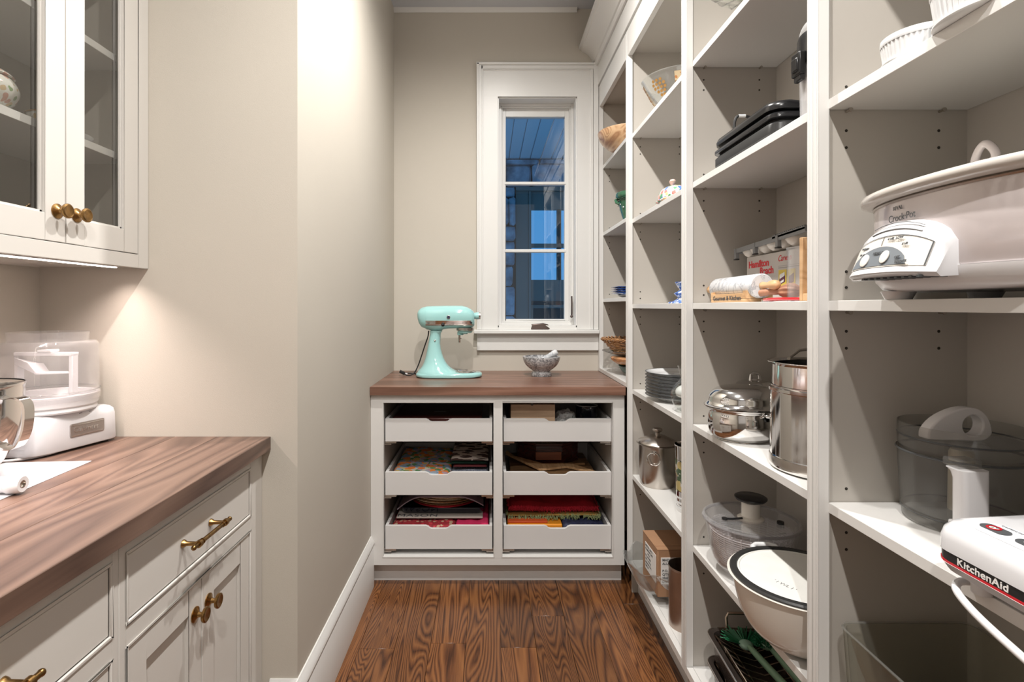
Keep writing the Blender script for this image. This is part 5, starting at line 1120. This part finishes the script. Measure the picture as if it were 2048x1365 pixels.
for z_ in (-.0135, .0130): q.box(-.041, .041, -.0045, -.0035, z_-.0008, z_+.0008)
q.build('badge_border', M['steel'], im)
tt = text('lettering', 'Cuisinart', .0175, 'steel', im, tuple(c_+Vector((-.0375*math.cos(ang)+.0042*math.sin(ang), -.0375*math.sin(ang)-.0042*math.cos(ang), -.005))), (PI/2, 0, ang), world=False, ext=.0006)
q = MB(rot); q.box(-.018, .018, .0035, .0065, .034, .036).box(-.018, -.010, .003, .006, .038, .0405).box(.008, .014, .003, .006, .038, .0405); q.build('switch_marks', M['dgrey'], im)
q = MB(); q.tube(curve3([(.058, .010, .006), (.054, -.070, .0045), (.020, -.118, .004), (-.03, -.135, .004), (-.09, -.14, .004), (-.125, -.13, .004)], 6), .0036, 8); q.build('cord', M['white'], im, smooth=True)
sh = MB().add([(-.941, 1.259, LT+.0004), (-.905, .70, LT+.0004), (-1.235, .70, LT+.0004), (-1.13, 1.245, LT+.0004), (-.941, 1.259, LT+.0016), (-.905, .70, LT+.0016), (-1.235, .70, LT+.0016), (-1.13, 1.245, LT+.0016)], [(0, 1, 2, 3), (7, 6, 5, 4), (0, 4, 5, 1), (1, 5, 6, 2), (2, 6, 7, 3), (3, 7, 4, 0)])
tag(sh.build('paper_sheet', M['sheet'], None), 'sheet of white paper spread on the left walnut counter', 'paper')
mb_ = thing('mixer_bowl', 'polished steel mixer bowl with a strap handle at the left photo edge', 'bowl', (-1.108, 1.105, LT+.0018))
q = MB(); vessel(q, [(.046, 0), (.050, .002), (.052, .012), (.072, .030), (.096, .075), (.108, .125), (.1105, .190), (.1125, .198), (.1120, .202)], .0022, seg=72); q.build('bowl_body', M['steel'], mb_, smooth=True)
q = MB(); pts = curve3([(.106, 0, .172), (.132, 0, .176), (.150, 0, .158), (.148, 0, .110), (.132, 0, .075), (.112, 0, .070), (.096, 0, .078)], 6)
rr = [[(p[0]+n_*.0025, w_*.012, p[2]+n_*.0012) for n_, w_ in ((-1, -1), (-1, 1), (1, 1), (1, -1))] for p in pts]
q.loops(rr).build('strap_handle', M['steel'], mb_, smooth=True, sharp=50)
tb = thing('attachment_tube', 'white plastic tube attachment lying on the paper sheet', 'attachment', (-.912, 1.040, LT+.0195), 0)
q = MB(Matrix.Rotation(.10, 4, 'Z')@Matrix.Rotation(PI, 4, 'Z')); q.lathe([(.0075, .012), (.0078, -.001), (.0150, -.0015), (.0175, .002), (.0175, .024), (.0155, .026), (.0150, .085), (.0115, .100), (.0105, .25), (.0005, .25)], ax='X', seg=36, cap0=True); q.build('tube_body', M['white'], tb, smooth=True)
q = MB(Matrix.Rotation(.10, 4, 'Z')@Matrix.Rotation(PI, 4, 'Z')); q.lathe([(.0005, .004), (.0072, .004), (.0074, -.0012), (.0066, -.0012), (.0062, .003)], ax='X', seg=24); q.build('socket', M['brushed'], tb, smooth=True)
t2 = thing('slim_attachment', 'slim white rod lying in front of the tube attachment', 'attachment', (-.985, 1.005, LT+.0105), 0)
q = MB(Matrix.Rotation(PI+.02, 4, 'Z')); q.lathe(smooth_prof([(.0005, 0), (.006, .002), (.0085, .02), (.0085, .12), (.0085, .2)], 3), ax='X', seg=20); q.build('rod_body', M['white'], t2, smooth=True)

# crockery behind the cabinet doors
teab = spots('tea_set', (.66, .65, .60), [(.50, .28, .22), (.20, .30, .14), (.55, .42, .25), (.42, .40, .3)], 60, .40, .15)
def saucer(lab, loc, r=.078, g=None):
    q = MB(); vessel(q, [(r*.45, 0), (r*.5, .002), (r*.8, .008), (r, .016)], .003, seg=44); o = q.build('saucer', M['porcelain'], None, smooth=True); o.location = loc; return tag(o, lab, 'saucer', g)
def cup(lab, loc, r=.046, h=.052, rz=0, g=None, m_=None):
    t = thing('tea_cup', lab, 'cup', loc, rz, g)
    q = MB(); vessel(q, [(r*.45, 0), (r*.5, .004), (r*.75, h*.25), (r*.95, h*.6), (r*1.0, h*.95), (r*1.03, h)], .0025, seg=40); q.build('cup_body', m_ or teab, t, smooth=True)
    q = MB(); q.tube(curve3([(r*.93, 0, h*.85), (r*1.5, 0, h*.9), (r*1.6, 0, h*.5), (r*.85, 0, h*.28)], 5), .0032, 8); q.build('cup_handle', m_ or teab, t, smooth=True)
    q = MB(); q.lathe([(r*1.032, h-.002), (r*1.045, h), (r*1.032, h+.0015)], seg=40, cap0=False, cap1=False); q.build('gold_rim', M['gold'], t, smooth=True)
    return t
saucer('white saucer under the tea cup behind the right glass door', (-1.085, 1.325, 1.6932), .082)
cup('flowered tea cup on a saucer behind the right glass door', (-1.085, 1.315, 1.6962), rz=2.4)
saucer('white saucer under the far tea cup behind the left glass door', (-1.165, 1.335, 1.6932), .066)
cup('flowered tea cup in the far corner behind the left glass door', (-1.165, 1.335, 1.6962), .042, .05, 1.2)
sb = thing('sugar_bowl', 'flowered china bowl at the left edge of the glass cabinet', 'bowl', (-1.075, 1.115, 1.6932))
q = MB(); q.lathe(smooth_prof([(.0005, 0), (.034, 0), (.036, .003), (.060, .022), (.070, .045), (.064, .064), (.052, .072), (.0005, .072)], 4), seg=48); q.build('bowl_body', teab, sb, smooth=True)
q = MB(); q.lathe(smooth_prof([(.060, .0725), (.062, .077), (.045, .088), (.015, .096), (.010, .102), (.012, .110), (.0005, .113)], 4), seg=48); q.build('lid', teab, sb, smooth=True)
for k in range(9):
    q = MB(); vessel(q, [(.055, 0), (.060, .001), (.080, .005), (.100, .012)], .0025, seg=36, n=2); o = q.build('stacked_plate', M['lilacm'], None, smooth=True); o.location = (-1.102, 1.262, 1.9522+.0054*k)
    tag(o, ('topmost' if k == 8 else 'bottom' if k == 0 else ('second', 'third', 'fourth', 'fifth', 'sixth', 'seventh', 'eighth')[k-1]+' from the bottom')+' brown-edged plate of the stack inside the glass wall cabinet', 'plate', 'plates stacked behind the right glass door')
    q = MB(); q.lathe([(.0975, .0105), (.1012, .0125), (.0995, .0140)], seg=36, cap0=False, cap1=False); q.build('plate_rim', M['terracotta'], o, smooth=True)
for k, (y_, x_) in enumerate(((1.16, -1.09), (1.045, -1.06))):
    saucer(['saucer of the far cup on the cabinet floor', 'saucer of the near cup on the cabinet floor'][k], (x_, y_, 1.4252), .072, 'cups on the cabinet floor')
    cup(['far white cup on the cabinet floor behind the left glass door', 'near white cup on the cabinet floor behind the left glass door'][k], (x_, y_, 1.4282), .042, .05, .9, 'cups on the cabinet floor', M['porcelain'])

# ================================================================== TRAY CONTENTS
def cloth(name, lab, cat, x0, x1, y0, y1, z0, z1, mt, layers=3, wob=.003, rz=0, group=None, seed=1, droop=None):
    """folded cloth: a soft slab with rounded folded edges and a rumpled top"""
    q = MB(); nx, ny = 18, 14; cx, cy = (x0+x1)/2, (y0+y1)/2; hx_, hy_ = (x1-x0)/2, (y1-y0)/2; h = z1-z0
    def top(u, v):
        z = h+wob*1.6*noise.noise(Vector((u*2.2+seed, v*2.1, seed)))+wob*.6*noise.noise(Vector((u*7+seed, v*7, seed*2)))
        if droop: z += droop(u, v)
        return z
    grid = []
    for j in range(ny+1):
        for i in range(nx+1):
            u, v = -1+2*i/nx, -1+2*j/ny
            e = max(abs(u), abs(v)); dz = -.35*h*max(0, (e-.9)/.1)**2 if h < .05 else -.010*max(0, (e-.9)/.1)**2
            grid.append((u*hx_+.002*noise.noise(Vector((v*3, seed, u))), v*hy_+.002*noise.noise(Vector((u*3, seed+5, v))), top(u, v)+dz))
    F = [(j*(nx+1)+i, j*(nx+1)+i+1, (j+1)*(nx+1)+i+1, (j+1)*(nx+1)+i) for j in range(ny) for i in range(nx)]
    per = [i for i in range(nx+1)]+[j*(nx+1)+nx for j in range(1, ny+1)]+[ny*(nx+1)+i for i in range(nx-1, -1, -1)]+[j*(nx+1) for j in range(ny-1, 0, -1)]
    nl = layers*2
    V = list(grid); prev = per
    for l in range(1, nl+1):
        f = 1-l/nl; off = .0025 if l % 2 == 1 else -.0015
        new = []
        for p in per:
            x_, y_, z_ = grid[p]; new.append(len(V)); V.append((x_*(1+off/hx_), y_*(1+off/hy_), max(0, z_*f)))
        n = len(per); F += [(prev[k], new[k], new[(k+1) % n], prev[(k+1) % n]) for k in range(n)]; prev = new
    F.append(tuple(prev))
    q.add(V, F); o = q.build(name, M[mt] if isinstance(mt, str) else mt, None, smooth=True, sharp=80); o.location = (cx, cy, z0); o.rotation_euler.z = rz
    return tag(o, lab, cat, group)
B1, B2, B3 = .6685, .4215, .1725
# top left: mahogany case
wcs = thing('wooden_case', 'flat dark mahogany case with a round silver catch in the top left tray', 'case', (-.243, 2.66, B1))
q = MB(); q.box(-.205, .205, -.175, .185, 0, .074); q.build('case_body', M['rosewood'], wcs, bevel=.003)
q = MB(); q.box(-.209, .209, -.178, .188, .0745, .090); q.build('lid', M['rosewood'], wcs, bevel=.004)
q = MB(Matrix.Translation((.013, -.1785, .066))@Matrix.Rotation(PI/2, 4, 'X')); q.lathe([(.001, 0), (.0062, 0), (.006, .003), (.001, .0045)], seg=20); q.build('catch', M['steel'], wcs, smooth=True)
q = MB(); q.box(-.028, .030, -.03, -.018, .0900, .0905); q.build('name_plate', M['grey'], wcs)
# top right
pb = thing('pine_box', 'plain light wooden box in the top right tray', 'box', (.206, 2.60, B1))
q = MB(); q.box(-.104, .104, -.105, .150, 0, .1515); q.build('box_body', M['kraftwood'], pb, bevel=.002)
q = MB(Matrix.Translation((-.004, -.1052, .1515))@Matrix.Rotation(PI/2, 4, 'X')); q.lathe([(.001, 0), (.0065, 0), (.0065, .0006), (.001, .0006)], seg=20, sy=1); q.m = Matrix.Identity(4); q.build('thumb_notch', M['porchdark'], pb)
q = MB(); q.sphere((0, 0, 0), .066, 44, 30)
V = []
for v in q.v:
    p = Vector(v); n_ = noise.noise(p*34+Vector((3, 1, 7)))*.45+abs(noise.noise(p*80))*.35; p *= (.80+n_*.55); p.x *= .92; p.z *= .95; V.append(tuple(p))
q.v = V; o = q.build('plastic_bag', M['bag'], None, smooth=True, sharp=25); o.location = (.366, 2.560, B1+.0445)
o.location.z = B1-min(v[2] for v in V)+.0005; tag(o, 'crumpled clear plastic bag in the top right tray', 'bag')
tn2 = thing('dark_tin', 'round dark navy tin with a pale rim in the top right tray', 'tin', (.478, 2.600, B1))
q = MB(); q.lathe([(.0005, 0), (.050, 0), (.052, .003), (.052, .112), (.0005, .112)], seg=44); q.build('tin_body', M['lacquer'], tn2, smooth=True)
q = MB(); q.lathe([(.0535, .1125), (.0540, .126), (.052, .1285), (.047, .1275), (.0005, .1265)], seg=44); q.build('lid', M['lacquer'], tn2, smooth=True)
q = MB(); q.tube([(.0500*math.cos(2*PI*k/44), .0500*math.sin(2*PI*k/44), .1285) for k in range(44)], .0022, 6, closed=True); q.build('pale_rim', M['porcelain'], tn2, smooth=True)
q = MB(); q.sphere((0, 0, 0), .014, 16, 10, (1.3, 1, .8)); q.v = [tuple(Vector(v)*(1+.4*noise.noise(Vector(v)*90))) for v in q.v]; o = q.build('green_packet', mat('green_foil', (.03, .28, .12), .3), None, smooth=True); o.location = (.398, 2.515, B1+.075); 
gk = MB(); gk.tube([(0, 0, -.062), (0, 0, -.01)], .009, 10); gk.build('packet_body', M['dgreen'], o); tag(o, 'small green packet between the plastic bag and the dark tin', 'packet'); o.location.z = B1+.0705
# middle left: folded table linen
cloth('folded_cloth', 'folded cotton cloth printed with orange poppies in the middle left tray', 'cloth', -.452, -.185, 2.482, 2.90, B2, .498, 'floral', 5, .004, 0, 'folded linen in the trays', 3, lambda u, v: .022*(v+1)/2-.004*u)
cloth('speckled_cloth', 'speckled grey-blue cloth beneath the printed tea towels', 'cloth', -.180, -.005, 2.480, 2.90, B2, .489, 'speck', 4, .003, 0, 'folded linen in the trays', 5, lambda u, v: .012*(v+1)/2)
cloth('red_napkin', 'dark red folded napkin under the green one', 'napkin', -.172, -.016, 2.555, 2.90, .5075, .516, 'dred', 1, .002, .02, 'folded linen in the trays', 6, lambda u, v: .006*(v+1)/2)
cloth('green_napkin', 'dark green folded napkin under the tea towel', 'napkin', -.178, -.012, 2.562, 2.90, .5215, .534, 'dgreen', 2, .002, 0, 'folded linen in the trays', 7, lambda u, v: .004*(v+1)/2)
cloth('tea_towel', 'cream tea towel printed with dark motifs in the middle left tray', 'towel', -.180, -.006, 2.545, 2.92, .541, .548, 'towel', 1, .003, 0, 'folded linen in the trays', 8, lambda u, v: .008*(v+1)/2-.006*max(0, u)*(1-v)/2)
# middle right: boards, paddle, octagonal box, wicker
cbd = thing('cutting_board', 'thick burled brown board at the bottom of the middle right tray', 'board', (.315, 2.69, B2))
q = MB(); q.box(-.210, .200, -.205, .23, 0, .055); q.build('board_body', M['board'], cbd, bevel=.004)
ob = thing('octagonal_box', 'dark octagonal wooden box with a reddish front label', 'box', (.305, 2.822, B2+.0555))
oc = [(.158*math.cos(PI/8+k*PI/4)*1.08, .128*math.sin(PI/8+k*PI/4)) for k in range(8)]
q = MB(); q.prism(oc, 0, .092); q.build('box_body', M['rosewood'], ob, bevel=.002)
q = MB(); q.prism([(x_*1.03, y_*1.03) for x_, y_ in oc], .0925, .105); q.build('lid', M['rosewood'], ob, bevel=.003)
q = MB(); q.box(-.068, .062, -.1225, -.1185, .022, .062); q.build('front_label', M['redwood'], ob, bevel=.001)
wt = thing('wicker_tray', 'open lattice wicker basket on the octagonal box', 'basket', (.285, 2.81, B2+.0555+.1056))
q = MB()
for k in range(26):
    a0, a1 = 2*PI*k/26, 2*PI*(k+3)/26
    for s_ in (1, -1): q.tube([(.072*math.cos(a0*s_), .072*math.sin(a0*s_), .002), (.098*math.cos((a0+a1)/2*s_), .098*math.sin((a0+a1)/2*s_), .020), (.112*math.cos(a1*s_), .112*math.sin(a1*s_), .040)], .0020, 5)
q.build('lattice', M['wickerl'], wt, kind='stuff')
q = MB()
for r_, z_ in ((.072, .002), (.112, .041)): q.tube([(r_*math.cos(2*PI*k/40), r_*math.sin(2*PI*k/40), z_) for k in range(40)], .0032, 6, closed=True)
q.lathe([(.072, .001), (.072, .003), (.001, .003)], seg=30); q.build('hoops', M['wickerl'], wt, smooth=True)
pdl = [(.085, 2.79), (.12, 2.735), (.245, 2.575), (.30, 2.588), (.38, 2.625), (.42, 2.60), (.548, 2.488), (.5495, 2.515), (.44, 2.645), (.425, 2.665), (.485, 2.685), (.482, 2.692), (.40, 2.684), (.36, 2.680), (.27, 2.668), (.13, 2.755), (.095, 2.84)]
q = MB()
zf = lambda x_, y_: .0
n = len(pdl); pz = lambda x_: .034+.020*math.exp(-((x_-.09)/.07)**2)-.004*max(0, (x_-.3))/.2
V = [(x_-.3, y_-2.65, pz(x_)) for x_, y_ in pdl]+[(x_-.3, y_-2.65, pz(x_)+.011) for x_, y_ in pdl]
q.add(V, [tuple(range(n)), tuple(reversed(range(n, 2*n)))]+[(i, (i+1) % n, n+(i+1) % n, n+i) for i in range(n)])
o = q.build('wooden_paddle', M['pine'], None, bevel=.002); o.location = (.3, 2.65, B2+.0555-.029); tag(o, 'forked pale wooden paddle lying across the middle right tray', 'paddle')
# bottom left: magazine, magenta cloth, lacquer tray, mats
cloth('red_cloth', 'red flowered cloth at the bottom of the lower left tray', 'cloth', -.455, -.16, 2.482, 2.92, B3, .260, spots('red_floral', (.30, .02, .03), [(.55, .04, .06), (.12, .01, .02), (.45, .3, .2)], 50, .4), 4, .004, 0, 'folded linen in the trays', 12)
cloth('magenta_cloth', 'bright magenta cloth bunched at the front of the lower left tray', 'cloth', -.155, -.004, 2.482, 2.92, B3, .262, 'pink', 3, .007, 0, 'folded linen in the trays', 14, lambda u, v: .012*max(0, u-.5)*2+.006*max(0, -u-.6)*2)
mg = thing('magazine', 'magazine with a pale cover under the black lacquer tray', 'magazine', (-.235, 2.74, .2715))
q = MB(); q.box(-.205, .205, -.212, .19, 0, .006); q.build('cover', M['magazine'], mg, bevel=.001)
text('lettering', 'MASON', .048, 'dgrey', mg, (-.205, -.206, .0062), (0, 0, 0), world=False, sx=1.1, sp=1.1)
lt = thing('lacquer_tray', 'shiny black lacquer tray under the woven mats', 'tray', (-.225, 2.745, .2782))
q = MB(); ot = lambda s_, z, bow=.0: [(x_*s_, y_*s_-bow*max(0, -y_/.19)*(1-(x_/.2)**2)*.04, z) for x_, y_ in rrect(-.205, .205, -.180, .185, .03, 5)]
q.loops([ot(.93, 0, .3), ot(.96, .003, .3), ot(1.0, .028, .3), ot(1.005, .031, .3), ot(.985, .031, .3), ot(.94, .007, .3)]).build('tray_body', M['lacquer'], lt, smooth=True, sharp=50)
rp2 = MB(); rp2.lathe([(.0005, 0), (.178, 0), (.179, .003), (.178, .006), (.0005, .006)], seg=56); o = rp2.build('red_mat', M['redc'], None, smooth=True); o.location = (-.222, 2.740, .3095); tag(o, 'round red mat under the straw mats', 'mat')
random.seed(9); zz = .3158
for k in range(9):
    dx, dy, r_ = random.uniform(-.012, .012), random.uniform(-.012, .012), .170-.002*k
    q = MB(); rg = []
    pr = []
    for j in range(14):
        rr0 = .012+(r_-.012)*j/13; pr += [(rr0-.004, .0012), (rr0, .0036)]
    q.lathe([(.0005, 0), (r_, 0), (r_+.001, .002)]+[(a, b_) for a, b_ in reversed(pr)]+[(.0005, .0036)], seg=48)
    o = q.build('straw_mat', M['wickerl'] if k % 3 else M['wicker'], None, smooth=True, sharp=60); o.location = (-.222+dx, 2.745+dy, zz+.0043*k)
    tag(o, ['bottom', 'second', 'third', 'fourth', 'fifth', 'sixth', 'seventh', 'eighth', 'top'][k]+' round straw place mat of the pile in the lower left tray', 'place mat', 'straw place mats in the lower left tray')
q = MB(); nx = 24; V = []; F = []
for i in range(nx+1):
    u = -1+2*i/nx; x_ = u*.208; z_ = .0-.052*max(0, (abs(u)-.45)/.55)**1.7*(1.15 if u < 0 else .8)
    for y_ in (-.165, .19): V += [(x_, y_, z_), (x_, y_, z_+.003)]
for i in range(nx): a = 4*i; F += [(a, a+4, a+6, a+2), (a+1, a+3, a+7, a+5), (a, a+1, a+5, a+4), (a+2, a+6, a+7, a+3)]
F += [(0, 2, 3, 1), (4*nx, 4*nx+1, 4*nx+3, 4*nx+2)]
q.add(V, F); o = q.build('woven_mat', M['lilac'], None, smooth=True, sharp=50); o.location = (-.235, 2.74, zz+.0043*9+.0015); tag(o, 'lilac and black woven mat draped over the straw mats', 'place mat')
q = MB()
for y_, z_ in ((-.167, .0015),):
    q.tube([(u*.208, y_, z_-.052*max(0, (abs(u)-.45)/.55)**1.7*(1.15 if u < 0 else .8)) for u in [-1+2*i/40 for i in range(41)]], .0028, 6)
q.build('pale_edge', mat('lilac_edge', (.45, .38, .45), .8), o, smooth=True)
# bottom right
op = thing('orange_packet', 'orange and yellow packet at the front of the lower right tray', 'packet', (.215, 2.62, B3))
q = MB(); q.box(-.128, .128, -.135, .20, 0, .088); q.build('packet_body', M['orange'], op, bevel=.006, seg=3)
q = MB(); q.box(-.126, .060, -.122, .18, .0885, .098); q.build('red_card', M['orangered'], op, bevel=.002)
cloth('navy_cloth', 'dark navy patterned cloth beside the orange packet', 'cloth', .348, .545, 2.482, 2.92, B3, .262, 'navy', 4, .006, 0, 'folded linen in the trays', 21, lambda u, v: -.006*u)
def fringed(name, lab, x0, x1, y0, y1, z0, z1, mt, mf, seed, lay, drp):
    o = cloth(name, lab, 'cloth', x0, x1, y0, y1, z0, z1, mt, lay, .006, 0, 'fringed cloths in the lower right tray', seed, drp)
    q = MB(); random.seed(seed); hx_, hy_ = (x1-x0)/2, (y1-y0)/2; h = z1-z0
    for i in range(230):
        u = random.uniform(-1, 1); p = Vector((u*hx_, -hy_+random.uniform(-.001, .006), h+drp(u, -1)-.004+random.uniform(-.010, .004))); L_ = random.uniform(.008, .016)
        q.tube([p, p+Vector((random.uniform(-.004, .004), -L_*.55, -L_*.25)), p+Vector((random.uniform(-.007, .007), -L_, -L_))], [.0011, .0012, .0009], 4)
    for i in range(60):
        v = random.uniform(-1, .2); p = Vector((hx_-.002, v*hy_, h+drp(1, v)-.005)); q.tube([p, p+Vector((random.uniform(.006, .012), random.uniform(-.004, .004), -.006))], [.0012, .001], 4)
        p = Vector((-hx_+.002, v*hy_, h+drp(-1, v)-.005)); q.tube([p, p+Vector((-random.uniform(.006, .012), random.uniform(-.004, .004), -.006))], [.0012, .001], 4)
    q.build('fringe', M[mf], o, kind='stuff'); return o
fringed('green_cloth', 'olive green fringed cloth under the red one', .090, .530, 2.535, 2.90, .2815, .293, mat('gold_cloth', (.30, .17, .04), .9), 'greenf', 31, 1, lambda u, v: -.003+.004*math.sin(3*u))
fringed('red_fringed_cloth', 'bright red fringed cloth on top of the lower right tray', .094, .522, 2.545, 2.90, .3015, .346, 'redc', 'redc', 33, 3, lambda u, v: -.020*(1-(v+1)/2)-.004*math.cos(4*u)-.003*u)
